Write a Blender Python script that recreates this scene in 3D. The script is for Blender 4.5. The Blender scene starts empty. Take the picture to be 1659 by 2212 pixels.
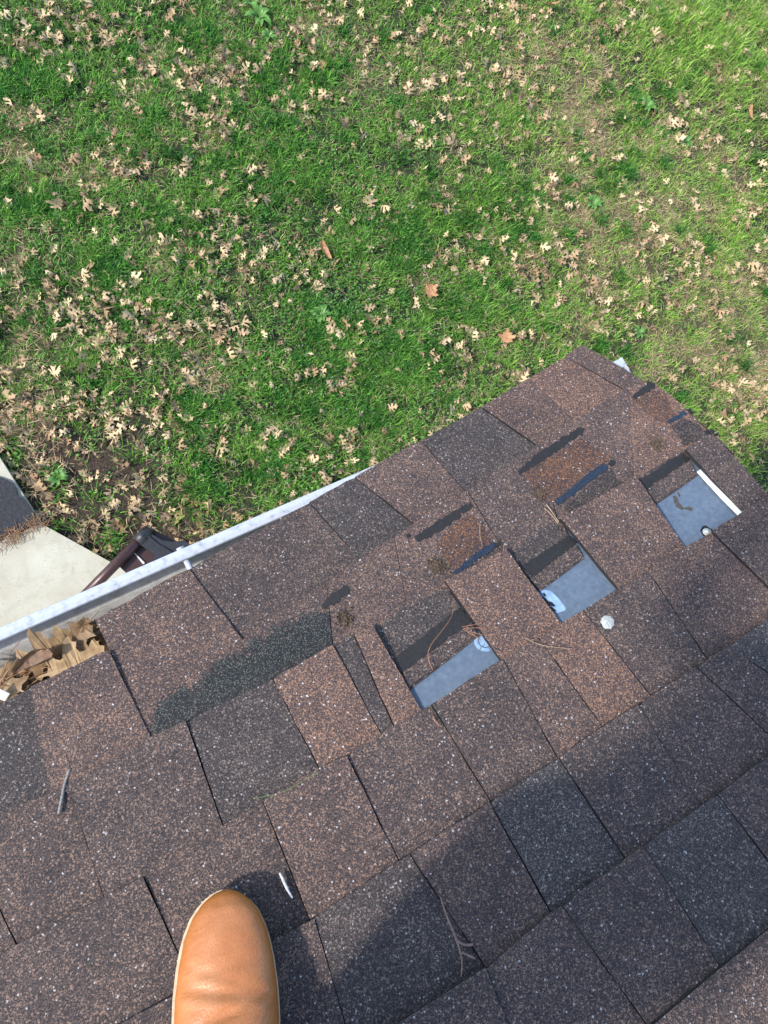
import bpy, bmesh, math, random
import numpy as np
from mathutils import Vector, Matrix
from mathutils.geometry import tessellate_polygon

random.seed(7); rng = np.random.default_rng(7)
S = bpy.context.scene; COL = S.collection

# ------------------------------------------------------------------ camera, sky, sun, exposure
PITCH = math.radians(22.6); CP, SP = math.cos(PITCH), math.sin(PITCH)
Z0 = 3.2                       # height of the roof frame's origin above the lawn
CAM_N = 0.96922                # camera height above the shingles, along the roof's normal
R = np.array([[-0.86061989, -0.42185907, 0.28525134],
              [0.50831898, -0.74545083, 0.43117847],
              [0.03074429, 0.51607944, 0.85598879]])
M = np.array([[1, 0, 0], [0, CP, -SP], [0, SP, CP]])
ROOF = Matrix([[1, 0, 0, 0], [0, CP, -SP, 0], [0, SP, CP, Z0], [0, 0, 0, 1]])
RW = M @ R
CW = M @ np.array([0, 0, CAM_N]) + np.array([0, 0, Z0])
cam_d = bpy.data.cameras.new('camera'); cam = bpy.data.objects.new('camera', cam_d); COL.objects.link(cam)
mw = Matrix.Identity(4)
for i in range(3):
    for j in range(3): mw[i][j] = RW[i, j]
    mw[i][3] = CW[i]
cam.matrix_world = mw
cam_d.sensor_fit = 'HORIZONTAL'; cam_d.sensor_width = 36; cam_d.lens = 36 * 1530 / 1659
cam_d.clip_start = 0.02; cam_d.clip_end = 2000
S.camera = cam
SUN_E, SUN_T = math.radians(43), 0.17       # elevation over the roof plane, lean upslope
sr = np.array([1, SUN_T, 0.0]); sr /= np.linalg.norm(sr); sr = sr * math.cos(SUN_E); sr[2] = math.sin(SUN_E)
TO_SUN = M @ sr
w = bpy.data.worlds.new('World'); S.world = w; w.use_nodes = True
wn = w.node_tree.nodes; bg = wn['Background']; sky = wn.new('ShaderNodeTexSky'); sky.sky_type = 'NISHITA'; sky.sun_disc = False
sky.sun_elevation = math.asin(TO_SUN[2]); sky.sun_rotation = math.atan2(TO_SUN[0], TO_SUN[1])
w.node_tree.links.new(sky.outputs[0], bg.inputs[0]); bg.inputs[1].default_value = 0.15
sd = bpy.data.lights.new('sun', 'SUN'); sd.energy = 2.1; sd.angle = math.radians(3.5); sd.color = (1, .94, .87)
sun = bpy.data.objects.new('sun', sd); COL.objects.link(sun)
sun.rotation_euler = Vector(TO_SUN).to_track_quat('Z', 'Y').to_euler()
S.view_settings.view_transform = 'Standard'; S.view_settings.look = 'None'; S.view_settings.gamma = 1
S.view_settings.exposure = 1.2; S.view_settings.use_curve_mapping = False
S.render.engine = 'CYCLES'

# ------------------------------------------------------------------ coordinates
def ray(x, y): return np.array([(x - 829.5) / 1530, -(y - 1106) / 1530, -1.0])
def P(x, y, n=0.004):                       # a point of the picture -> the roof plane (u along eaves, v upslope, n normal)
    d = R @ ray(x, y); t = (n - CAM_N) / d[2]; return np.array([d[0] * t, d[1] * t, n])
def G(x, y, z=0.0):                         # a point of the picture -> a level plane, world coordinates
    d = RW @ ray(x, y); t = (z - CW[2]) / d[2]; return CW + d * t
def pix(p):                                 # world points (N,3) -> picture
    q = (np.asarray(p) - CW) @ RW
    return 829.5 - 1530 * q[..., 0] / q[..., 2], 1106 + 1530 * q[..., 1] / q[..., 2]
def W(p): return M @ np.asarray(p, float) + np.array([0, 0, Z0])
def sm(a, b, x):
    t = np.clip((x - a) / (b - a), 0, 1); return t * t * (3 - 2 * t)

# ------------------------------------------------------------------ object helpers
def obj(name, verts, faces, m=None, parent=None, smooth=False, color=None, kind=None):
    me = bpy.data.meshes.new(name); me.from_pydata([tuple(map(float, v)) for v in verts], [], [tuple(f) for f in faces]); me.update()
    o = bpy.data.objects.new(name, me); COL.objects.link(o)
    if m: me.materials.append(m)
    if parent: o.parent = parent
    if smooth: me.polygons.foreach_set('use_smooth', [True] * len(me.polygons))
    if color: o.color = color
    if kind: o['kind'] = kind
    return o
def empty(name, loc, label, cat, group=None, mat=None):
    o = bpy.data.objects.new(name, None); COL.objects.link(o)
    o.empty_display_size = .05
    if mat is not None: o.matrix_world = mat
    else: o.location = tuple(loc)
    tag(o, label, cat, group); return o
def tag(o, label, cat, group=None):
    o['label'] = label; o['category'] = cat
    if group: o['group'] = group
    return o
def rebase(o, p):                            # moves a top-level mesh's origin to p without moving it
    o.data.transform(Matrix.Translation(-Vector(p))); o.location = tuple(p); return o
def fix_normals(o):
    bm = bmesh.new(); bm.from_mesh(o.data); bmesh.ops.recalc_face_normals(bm, faces=bm.faces); bm.to_mesh(o.data); bm.free(); return o
def box_vf(c, s, rot=None):
    v = np.array([[x, y, z] for x in (-.5, .5) for y in (-.5, .5) for z in (-.5, .5)]) * np.array(s)
    if rot is not None: v = v @ np.asarray(rot).T
    v = v + np.array(c)
    return v, [(0, 1, 3, 2), (4, 6, 7, 5), (0, 4, 5, 1), (2, 3, 7, 6), (0, 2, 6, 4), (1, 5, 7, 3)]
def tube_vf(pts, rad, n=8, caps=True):
    pts = np.array(pts, float); k = len(pts)
    rad = np.full(k, rad) if np.isscalar(rad) else np.array(rad)
    V = []; F = []
    up = np.array([0.13, 0.21, 0.97])
    for i in range(k):
        t = pts[min(i + 1, k - 1)] - pts[max(i - 1, 0)]; t /= np.linalg.norm(t) + 1e-12
        a = np.cross(t, up)
        if np.linalg.norm(a) < 1e-3: a = np.cross(t, [1, 0, 0])
        a /= np.linalg.norm(a); b = np.cross(t, a)
        for j in range(n):
            th = 2 * math.pi * j / n; V.append(pts[i] + rad[i] * (a * math.cos(th) + b * math.sin(th)))
    for i in range(k - 1):
        for j in range(n): F.append((i * n + j, i * n + (j + 1) % n, (i + 1) * n + (j + 1) % n, (i + 1) * n + j))
    if caps: F.append(tuple(range(n - 1, -1, -1))); F.append(tuple((k - 1) * n + j for j in range(n)))
    return V, F
def join_vf(parts):
    V = []; F = []
    for v, f in parts:
        b = len(V); V += [tuple(x) for x in v]; F += [tuple(i + b for i in g) for g in f]
    return V, F
def prism_vf(poly, top, bot):                # poly in the roof frame (u,v), slab between n=bot and n=top
    n = len(poly); V = [(p[0], p[1], top) for p in poly] + [(p[0], p[1], bot) for p in poly]
    area = sum(poly[i][0] * poly[(i + 1) % n][1] - poly[(i + 1) % n][0] * poly[i][1] for i in range(n))
    order = list(range(n)) if area > 0 else list(range(n - 1, -1, -1))
    tris = tessellate_polygon([[Vector((p[0], p[1], 0)) for p in poly]])
    F = []
    for t in tris:
        a, b, c = t; ar = (poly[b][0]-poly[a][0])*(poly[c][1]-poly[a][1])-(poly[c][0]-poly[a][0])*(poly[b][1]-poly[a][1])
        if ar < 0: b, c = c, b
        F += [(a, b, c), (a + n, c + n, b + n)]
    for i in range(n):
        a, b = order[i], order[(i + 1) % n]; F.append((a, a + n, b + n, b))
    return V, F
def ragged(poly, amp, step, close=True):     # irregular outline along a polygon
    out = []
    m = len(poly)
    for i in range(m if close else m - 1):
        a = np.array(poly[i][:2], float); b = np.array(poly[(i + 1) % m][:2], float); L = np.linalg.norm(b - a)
        k = max(1, int(L / step)); nrm = np.array([-(b - a)[1], (b - a)[0]]) / (L + 1e-9)
        for j in range(k):
            q = a + (b - a) * (j / k) + nrm * rng.normal(0, amp) * (0 if j == 0 else 1); out.append(q)
    return out

# ------------------------------------------------------------------ materials
def mat(name):
    m = bpy.data.materials.new(name); m.use_nodes = True; nt = m.node_tree; b = nt.nodes['Principled BSDF']
    return m, nt, b
def N(nt, t, **k):
    n = nt.nodes.new(t)
    for a, v in k.items():
        if hasattr(n, a): setattr(n, a, v)
        else: n.inputs[a].default_value = v
    return n
def L(nt, a, b): nt.links.new(a, b)
def ramp(nt, stops, interp='LINEAR'):
    r = nt.nodes.new('ShaderNodeValToRGB'); cr = r.color_ramp; cr.interpolation = interp
    while len(cr.elements) < len(stops): cr.elements.new(0.5)
    for e, (p, c) in zip(cr.elements, stops): e.position = p; e.color = (*c, 1) if len(c) == 3 else c
    return r
def mixc(nt, f, a, b, t='MIX'):
    m = nt.nodes.new('ShaderNodeMix'); m.data_type = 'RGBA'; m.blend_type = t
    for s, v in ((0, f), (6, a), (7, b)):
        if hasattr(v, 'is_output') or hasattr(v, 'links'): nt.links.new(v, m.inputs[s])
        elif s == 0: m.inputs[0].default_value = v
        else: m.inputs[s].default_value = (*v, 1)
    return m.outputs[2]
def math_n(nt, op, a, b=None, c=None, clamp=False):
    m = nt.nodes.new('ShaderNodeMath'); m.operation = op; m.use_clamp = clamp
    for i, v in enumerate((a, b, c)):
        if v is None: continue
        if hasattr(v, 'links'): nt.links.new(v, m.inputs[i])
        else: m.inputs[i].default_value = v
    return m.outputs[0]
def simple(name, col, rough=.6, noise=None, scale=40, bump=0, metal=0, col2=None, detail=5):
    m, nt, b = mat(name)
    tc = N(nt, 'ShaderNodeTexCoord'); nz = N(nt, 'ShaderNodeTexNoise'); nz.inputs['Scale'].default_value = scale; nz.inputs['Detail'].default_value = detail
    L(nt, tc.outputs['Object'], nz.inputs['Vector'])
    c2 = col2 or tuple(c * .6 for c in col)
    r = ramp(nt, [(.35, c2), (.65, col)]); L(nt, nz.outputs['Fac'], r.inputs[0]); L(nt, r.outputs[0], b.inputs['Base Color'])
    b.inputs['Roughness'].default_value = rough; b.inputs['Metallic'].default_value = metal
    if bump:
        bp = N(nt, 'ShaderNodeBump'); bp.inputs['Strength'].default_value = bump; bp.inputs['Distance'].default_value = .002
        L(nt, nz.outputs['Fac'], bp.inputs['Height']); L(nt, bp.outputs[0], b.inputs['Normal'])
    return m

STAINS = [  # worn, algae-dark areas: (x1,y1,x2,y2, radius m, strength)
    ((372, 1560), (706, 1385), .034, 1.0), ((470, 1470), (690, 1345), .022, .9)]
def shingle_mat():
    m, nt, b = mat('granule_shingle')
    tc = N(nt, 'ShaderNodeTexCoord'); oi = N(nt, 'ShaderNodeObjectInfo')
    sep = N(nt, 'ShaderNodeSeparateColor'); L(nt, oi.outputs['Color'], sep.inputs[0])
    off = N(nt, 'ShaderNodeVectorMath', operation='SCALE'); off.inputs[3].default_value = 1
    comb = N(nt, 'ShaderNodeCombineXYZ')
    for i, k in enumerate((3.1, 7.7, 1.3)): L(nt, math_n(nt, 'MULTIPLY', oi.outputs['Random'], k), comb.inputs[i])
    ad = N(nt, 'ShaderNodeVectorMath', operation='ADD'); L(nt, tc.outputs['Object'], ad.inputs[0]); L(nt, comb.outputs[0], ad.inputs[1])
    vo = N(nt, 'ShaderNodeTexVoronoi'); vo.inputs['Scale'].default_value = 900; L(nt, ad.outputs[0], vo.inputs['Vector'])
    vo2 = N(nt, 'ShaderNodeTexVoronoi'); vo2.inputs['Scale'].default_value = 540; L(nt, ad.outputs[0], vo2.inputs['Vector'])
    s1 = N(nt, 'ShaderNodeSeparateColor'); L(nt, vo.outputs['Color'], s1.inputs[0])
    s2 = N(nt, 'ShaderNodeSeparateColor'); L(nt, vo2.outputs['Color'], s2.inputs[0])
    big = N(nt, 'ShaderNodeTexNoise'); big.inputs['Scale'].default_value = 16; big.inputs['Detail'].default_value = 3; L(nt, tc.outputs['Object'], big.inputs['Vector'])
    # granule tone: cell value, shifted by the shingle's blend (green) and by blotches
    f = math_n(nt, 'ADD', s1.outputs[0], math_n(nt, 'MULTIPLY', math_n(nt, 'SUBTRACT', sep.outputs[1], .5), .55))
    f = math_n(nt, 'ADD', f, math_n(nt, 'MULTIPLY', math_n(nt, 'SUBTRACT', big.outputs['Fac'], .5), .42))
    r = ramp(nt, [(0, (.024, .021, .024)), (.28, (.044, .035, .038)), (.52, (.076, .054, .050)), (.74, (.110, .071, .059)), (.90, (.18, .105, .073)), (1, (.29, .17, .11))])
    L(nt, f, r.inputs[0]); col = r.outputs[0]
    # second layer of larger flecks
    fl = math_n(nt, 'GREATER_THAN', math_n(nt, 'ADD', s2.outputs[1], math_n(nt, 'MULTIPLY', sep.outputs[1], .10)), .965)
    col = mixc(nt, math_n(nt, 'MULTIPLY', fl, .7), col, (.34, .20, .13))
    wh = math_n(nt, 'GREATER_THAN', s2.outputs[2], .993)
    col = mixc(nt, math_n(nt, 'MULTIPLY', wh, .75), col, (.62, .60, .60))
    # grey / brown balance (blue channel of the object colour)
    hsv = N(nt, 'ShaderNodeHueSaturation'); L(nt, col, hsv.inputs['Color']); L(nt, math_n(nt, 'MULTIPLY_ADD', sep.outputs[2], .95, .18), hsv.inputs['Saturation'])
    L(nt, sep.outputs[0], hsv.inputs['Value']); col = hsv.outputs[0]
    # stains
    nz = N(nt, 'ShaderNodeTexNoise'); nz.inputs['Scale'].default_value = 38; nz.inputs['Detail'].default_value = 7; nz.inputs['Roughness'].default_value = .65; L(nt, tc.outputs['Object'], nz.inputs['Vector'])
    sp = N(nt, 'ShaderNodeSeparateXYZ'); L(nt, tc.outputs['Object'], sp.inputs[0])
    for (a, c, rad, st) in STAINS:
        A = P(*a); B = P(*c); d = B - A; ln = float(np.hypot(d[0], d[1])); d = d / ln
        du = math_n(nt, 'SUBTRACT', sp.outputs[0], float(A[0])); dv = math_n(nt, 'SUBTRACT', sp.outputs[1], float(A[1]))
        al = math_n(nt, 'ADD', math_n(nt, 'MULTIPLY', du, float(d[0])), math_n(nt, 'MULTIPLY', dv, float(d[1])))
        ac = math_n(nt, 'ABSOLUTE', math_n(nt, 'SUBTRACT', math_n(nt, 'MULTIPLY', du, float(-d[1])), math_n(nt, 'MULTIPLY', dv, float(-d[0]))))
        e = math_n(nt, 'ABSOLUTE', math_n(nt, 'SUBTRACT', al, ln / 2)); e = math_n(nt, 'MAXIMUM', math_n(nt, 'SUBTRACT', e, ln / 2), 0.0)
        dist = math_n(nt, 'DIVIDE', math_n(nt, 'ADD', ac, e), rad)
        dist = math_n(nt, 'ADD', dist, math_n(nt, 'MULTIPLY', math_n(nt, 'SUBTRACT', nz.outputs['Fac'], .5), 1.7))
        k = math_n(nt, 'MULTIPLY', math_n(nt, 'SUBTRACT', 1.25, dist), 2.2 , clamp=True)
        k = math_n(nt, 'MULTIPLY', math_n(nt, 'MULTIPLY', k, st * 1.0, clamp=True), oi.outputs['Alpha'])
        k = math_n(nt, 'MULTIPLY', math_n(nt, 'GREATER_THAN', k, math_n(nt, 'MULTIPLY', s2.outputs[0], .97)), .93)
        bare = mixc(nt, math_n(nt, 'GREATER_THAN', s1.outputs[1], .82), (.014, .016, .019), (.11, .118, .100))
        col = mixc(nt, k, col, bare)
    L(nt, col, b.inputs['Base Color']); b.inputs['Roughness'].default_value = .8; b.inputs['Specular IOR Level'].default_value = .35
    bp = N(nt, 'ShaderNodeBump'); bp.inputs['Strength'].default_value = .6; bp.inputs['Distance'].default_value = .0010
    L(nt, math_n(nt, 'MULTIPLY', s1.outputs[2], 1.0), bp.inputs['Height']); L(nt, bp.outputs[0], b.inputs['Normal'])
    return m
M_SH = shingle_mat()
M_EDGE = simple('cut_asphalt_edge', (.020, .017, .018), .8, scale=400, col2=(.008, .007, .008))
M_SEAL = simple('asphalt_sealant', (.020, .017, .015), .6, scale=220, bump=.5, col2=(.011, .010, .010))
M_BLUESEAL = simple('blue_black_sealant', (.022, .034, .060), .38, scale=320, bump=.8, col2=(.010, .015, .028))
def underlay_mat():
    m, nt, b = mat('blue_underlayment')
    tc = N(nt, 'ShaderNodeTexCoord')
    nz = N(nt, 'ShaderNodeTexNoise'); nz.inputs['Scale'].default_value = 130; nz.inputs['Detail'].default_value = 9; nz.inputs['Roughness'].default_value = .7; L(nt, tc.outputs['Object'], nz.inputs['Vector'])
    n2 = N(nt, 'ShaderNodeTexNoise'); n2.inputs['Scale'].default_value = 14; n2.inputs['Detail'].default_value = 3; L(nt, tc.outputs['Object'], n2.inputs['Vector'])
    r = ramp(nt, [(.34, (.075, .105, .150)), (.50, (.100, .138, .190)), (.66, (.145, .185, .235))]); L(nt, nz.outputs['Fac'], r.inputs[0])
    col = mixc(nt, math_n(nt, 'MULTIPLY', n2.outputs['Fac'], .5), r.outputs[0], (.125, .16, .205))
    n3 = N(nt, 'ShaderNodeTexNoise'); n3.inputs['Scale'].default_value = 30; n3.inputs['Detail'].default_value = 8; n3.inputs['Roughness'].default_value = .75; L(nt, tc.outputs['Object'], n3.inputs['Vector'])
    k = ramp(nt, [(.58, (0, 0, 0)), (.68, (1, 1, 1))]); L(nt, n3.outputs['Fac'], k.inputs[0])
    col = mixc(nt, math_n(nt, 'MULTIPLY', k.outputs[0], .55), col, (.06, .055, .045))
    L(nt, col, b.inputs['Base Color']); b.inputs['Roughness'].default_value = .5
    wv = N(nt, 'ShaderNodeTexWave'); wv.inputs['Scale'].default_value = 160; L(nt, tc.outputs['Object'], wv.inputs['Vector'])
    bp = N(nt, 'ShaderNodeBump'); bp.inputs['Strength'].default_value = .25; bp.inputs['Distance'].default_value = .0006; L(nt, wv.outputs[0], bp.inputs['Height']); L(nt, bp.outputs[0], b.inputs['Normal'])
    return m
M_UND = underlay_mat()
M_PRINT = simple('pale_blue_print', (.30, .44, .60), .5, scale=160, col2=(.20, .31, .45))
M_BLACK = simple('black_tar', (.010, .010, .012), .6, scale=200)
M_WHITEV = simple('white_drip_metal', (.78, .78, .76), .35, scale=60, col2=(.66, .65, .62))
M_WOOD = simple('deck_wood', (.30, .21, .13), .8, scale=12, bump=.4)
M_SIDING = simple('white_siding', (.70, .69, .66), .6, scale=8, col2=(.62, .61, .58))
M_FASCIA = simple('white_fascia', (.72, .72, .71), .5, scale=10, col2=(.60, .60, .58))
def gutter_mat():
    m, nt, b = mat('weathered_aluminium')
    tc = N(nt, 'ShaderNodeTexCoord'); g = N(nt, 'ShaderNodeNewGeometry')
    nz = N(nt, 'ShaderNodeTexNoise'); nz.inputs['Scale'].default_value = 45; nz.inputs['Detail'].default_value = 8; nz.inputs['Roughness'].default_value = .7; L(nt, tc.outputs['Object'], nz.inputs['Vector'])
    n2 = N(nt, 'ShaderNodeTexNoise'); n2.inputs['Scale'].default_value = 260; n2.inputs['Detail'].default_value = 3; L(nt, tc.outputs['Object'], n2.inputs['Vector'])
    r = ramp(nt, [(.3, (.42, .41, .37)), (.5, (.58, .58, .55)), (.7, (.70, .70, .68))]); L(nt, nz.outputs['Fac'], r.inputs[0])
    k = ramp(nt, [(.62, (0, 0, 0)), (.74, (1, 1, 1))]); L(nt, n2.outputs['Fac'], k.inputs[0])
    col = mixc(nt, math_n(nt, 'MULTIPLY', k.outputs[0], .6), r.outputs[0], (.10, .095, .08))
    L(nt, col, b.inputs['Base Color']); b.inputs['Roughness'].default_value = .55
    return m
M_GUT = gutter_mat()
def lip_mat():
    m, nt, b = mat('white_gutter_lip')
    tc = N(nt, 'ShaderNodeTexCoord')
    n2 = N(nt, 'ShaderNodeTexNoise'); n2.inputs['Scale'].default_value = 110; n2.inputs['Detail'].default_value = 5; L(nt, tc.outputs['Object'], n2.inputs['Vector'])
    k = ramp(nt, [(.48, (.50, .54, .60)), (.62, (.42, .46, .52)), (.80, (.24, .26, .29))]); L(nt, n2.outputs['Fac'], k.inputs[0])
    L(nt, k.outputs[0], b.inputs['Base Color']); b.inputs['Roughness'].default_value = .4
    return m
M_LIP = lip_mat()
M_TUBEB = simple('brown_painted_steel', (.065, .030, .028), .35, scale=90, bump=.1, col2=(.048, .022, .021))
M_PLAS = simple('black_plastic', (.028, .030, .034), .42, scale=90, bump=.1, col2=(.02, .021, .024))
M_STICK = simple('grey_bark', (.30, .29, .27), .85, scale=300, bump=.6)
M_STICKW = simple('white_bare_wood', (.68, .66, .66), .7, scale=300)
M_TWIG = simple('brown_twig', (.30, .20, .16), .8, scale=300, bump=.4)
M_NEEDLE = simple('rust_pine_needle', (.42, .19, .10), .6, scale=200)
M_NEEDLET = simple('tan_pine_needle', (.44, .32, .21), .6, scale=200)
M_NEEDLEG = simple('green_pine_needle', (.14, .24, .08), .5, scale=200)
M_LICHEN = simple('white_lichen', (.52, .55, .54), .8, scale=420, bump=1, col2=(.30, .31, .28))
M_PAPER = simple('white_paper', (.75, .75, .76), .5, scale=50, col2=(.6, .6, .62))
M_MOSS = simple('dry_moss_debris', (.15, .105, .065), .95, scale=500, bump=.8, col2=(.05, .038, .028))
M_MUD = simple('dried_mud', (.085, .075, .06), .9, scale=400, col2=(.05, .045, .04))
M_CONC = simple('pale_concrete', (.50, .465, .37), .9, scale=38, bump=.3, col2=(.40, .365, .28), detail=9)
def concrete():
    m, nt, b = mat('pale_concrete_patio')
    tc = N(nt, 'ShaderNodeTexCoord')
    a = N(nt, 'ShaderNodeTexNoise'); a.inputs['Scale'].default_value = 5; a.inputs['Detail'].default_value = 6; L(nt, tc.outputs['Object'], a.inputs['Vector'])
    c = N(nt, 'ShaderNodeTexNoise'); c.inputs['Scale'].default_value = 90; c.inputs['Detail'].default_value = 4; L(nt, tc.outputs['Object'], c.inputs['Vector'])
    r = ramp(nt, [(.3, (.40, .37, .28)), (.7, (.50, .48, .385))]); L(nt, a.outputs['Fac'], r.inputs[0])
    k = ramp(nt, [(.60, (0, 0, 0)), (.75, (1, 1, 1))]); L(nt, c.outputs['Fac'], k.inputs[0])
    d_n = N(nt, 'ShaderNodeTexNoise'); d_n.inputs['Scale'].default_value = 14; d_n.inputs['Detail'].default_value = 9; d_n.inputs['Roughness'].default_value = .7; L(nt, tc.outputs['Object'], d_n.inputs['Vector'])
    dk = ramp(nt, [(.50, (0, 0, 0)), (.68, (1, 1, 1))]); L(nt, d_n.outputs['Fac'], dk.inputs[0])
    vc = N(nt, 'ShaderNodeTexVoronoi', feature='DISTANCE_TO_EDGE'); vc.inputs['Scale'].default_value = 1.4; dv_n = N(nt, 'ShaderNodeVectorMath', operation='ADD'); L(nt, tc.outputs['Object'], dv_n.inputs[0]); sc_ = N(nt, 'ShaderNodeVectorMath', operation='SCALE'); sc_.inputs[3].default_value = .25; L(nt, d_n.outputs['Color'], sc_.inputs[0]); L(nt, sc_.outputs[0], dv_n.inputs[1]); L(nt, dv_n.outputs[0], vc.inputs['Vector'])
    ck = math_n(nt, 'LESS_THAN', vc.outputs['Distance'], .004)
    cc_ = mixc(nt, math_n(nt, 'MULTIPLY', k.outputs[0], .6), r.outputs[0], (.26, .22, .15))
    cc_ = mixc(nt, math_n(nt, 'MULTIPLY', dk.outputs[0], .35), cc_, (.30, .26, .18)); cc_ = mixc(nt, math_n(nt, 'MULTIPLY', ck, .15), cc_, (.12, .10, .08))
    L(nt, cc_, b.inputs['Base Color'])
    b.inputs['Roughness'].default_value = .9
    bp = N(nt, 'ShaderNodeBump'); bp.inputs['Strength'].default_value = .4; bp.inputs['Distance'].default_value = .002; L(nt, c.outputs['Fac'], bp.inputs['Height']); L(nt, bp.outputs[0], b.inputs['Normal'])
    return m
M_CONC = concrete()
M_TAR = simple('black_crusted_coating', (.026, .028, .034), .75, scale=60, bump=1, col2=(.010, .011, .014), detail=9)

# ------------------------------------------------------------------ the roof
roof = empty('house', (0, 0, Z0), 'house with brown asphalt shingle roof, three shingles torn off above the lawn', 'house', mat=ROOF)

# course lines: butt edges, picture points from left to right
LINES = {
 'E': [(210, 1345), (410, 1234), (668, 1090), (908, 957), (1038, 886), (1140, 824), (1220, 776), (1257, 751)],
 'A': [(515, 1390), (669, 1288), (780, 1210), (897, 1133), (1007, 1063), (1162, 963), (1241, 908), (1354, 844), (1403, 828)],
 '0': [(-150, 1840), (0, 1768), (120, 1710), (255, 1641), (328, 1597), (405, 1560), (590, 1470), (720, 1399), (805, 1355), (960, 1262), (1090, 1190), (1206, 1126), (1371, 1037), (1474, 975), (1534, 944), (1572, 925)],
 '1': [(-150, 2140), (37, 2045), (131, 1991), (313, 1892), (482, 1785), (690, 1662), (750, 1635), (825, 1587), (912, 1536), (1083, 1428), (1214, 1348), (1336, 1273), (1483, 1184), (1603, 1108), (1659, 1077)],
 '2': [(-150, 2440), (430, 2120), (581, 2037), (669, 1988), (861, 1861), (1061, 1732), (1205, 1637), (1303, 1571), (1408, 1503), (1499, 1444), (1566, 1402), (1659, 1335)],
 '3': [(500, 2440), (763, 2270), (865, 2205), (1047, 2088), (1190, 1970), (1350, 1852), (1514, 1740), (1659, 1633)],
 '4': [(1250, 2335), (1406, 2212), (1458, 2171), (1555, 2085), (1659, 2003)],
}
LN = {}
for k, pts in LINES.items():
    a = np.array([P(*p)[:2] for p in pts]); a = a[np.argsort(a[:, 0])]; LN[k] = a
RAKE_U = -0.905
def line_v(k, u): a = LN[k]; return np.interp(u, a[:, 0], a[:, 1])
def seg(k, u0, u1, n=7):                      # points of line k between u0 and u1 (u0 > u1: left to right in the picture)
    us = np.linspace(u0, u1, n); return [np.array([u, line_v(k, u)]) for u in us]
TONES = {  # brightness, share of orange granules, saturation
 'brown': (.98, .54, .78), 'warm': (1.10, .64, .88), 'dark': (.74, .41, .42), 'mid': (.88, .48, .68), 'grey': (.80, .40, .26), 'orange': (.92, .53, 1.12), 'lap': (.80, .52, .62), 'plum': (.84, .44, .62), 'coal': (.58, .42, .45)}
def tone(t, j=.03):
    st_ = 1.0 if t.endswith('*') else 0.0; a = TONES[t.rstrip('*')]; return (a[0] * (1 + random.uniform(-j, j)), a[1] + random.uniform(-.015, .015), a[2] + random.uniform(-.04, .04), st_)
def slab(down, up, nd, nu, thick=.0035, t='brown', name='shingle', lap=.014, parent=roof, wob=.0006, m=None):
    """One shingle tab: down and up are matching polylines (left to right); the butt edge stands nd above the roof."""
    nx = len(down); ny = 7; V = []; F = []
    for j in range(ny):
        s = j / (ny - 1)
        for i in range(nx):
            a, b = np.array(down[i]), np.array(up[i]); d = (b - a); d = d / (np.linalg.norm(d) + 1e-9)
            q = a + (b - a) * s + (d * lap if j == ny - 1 else 0)
            if j == 0: q = q + d * rng.normal(0, wob)
            if i in (0, nx - 1) and j == 0: q = q + d * abs(rng.normal(0, .0012))
            if i in (0, nx - 1) and 0 < j < ny - 1: q = q + np.array([1, 0]) * rng.normal(0, wob * .6)
            z = nd + (nu - nd) * s + rng.normal(0, .00012) + .0006 * math.sin(3 * i / nx + s * 2)
            if j == ny - 1: z = nu - .0012
            V.append((q[0], q[1], z))
    k = len(V)
    for v in list(V): V.append((v[0], v[1], v[2] - thick))
    for j in range(ny - 1):
        for i in range(nx - 1):
            a = j * nx + i; F.append((a, a + nx, a + nx + 1, a + 1)); F.append((a + k, a + 1 + k, a + nx + 1 + k, a + nx + k))
    for i in range(nx - 1):
        F.append((i, i + 1, i + 1 + k, i + k)); a = (ny - 1) * nx + i; F.append((a + 1, a, a + k, a + 1 + k))
    for j in range(ny - 1):
        a = j * nx; F.append((a + nx, a, a + k, a + nx + k)); a = j * nx + nx - 1; F.append((a, a + nx, a + nx + k, a + k))
    o = obj(name, V, F, m or M_SH, parent, color=tone(t)); o.data.materials.append(M_EDGE)
    ntop = (ny - 1) * (nx - 1) * 2
    for i_, p_ in enumerate(o.data.polygons):
        if i_ >= ntop: p_.material_index = 1
    return o
ND, NU = .0108, .0022
SLOTS = []
def course(kd, ku, cuts, tones, raises):
    """cuts: list of (point on kd, point on ku) in the picture, left to right, tabs between them"""
    for i in range(len(cuts) - 1):
        if tones[i] is None: continue
        a0, a1 = cuts[i]; b0, b1 = cuts[i + 1]
        ua0, ua1, ub0, ub1 = (q if np.isscalar(q) else P(*q)[0] for q in (a0, a1, b0, b1))
        r = raises[i]
        g_ = .0006; slab(seg(kd, ua0 - g_, ub0 + g_), seg(ku, ua1 - g_, ub1 + g_), ND + r, NU + r * .6, .005 + r, tones[i])
        eL = .012 if tones[i] is not None else .001; eR = .012 if i + 1 < len(tones) and tones[i + 1] is not None else .001
        if i < len(cuts) - 1:                # dark shingle backing seen in the slot
            a, b = np.array([ub0, line_v(kd, ub0)]), np.array([ub1, line_v(ku, ub1)])
            SLOTS.append(([[a[0] + eL, a[1] + .003, ND - .0052], [a[0] - eR, a[1] + .003, ND - .0052], [b[0] - eR, b[1], NU - .0042], [b[0] + eL, b[1], NU - .0042]], [(0, 1, 2, 3)]))
RH = .0034                                   # an upper laminate layer
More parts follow.
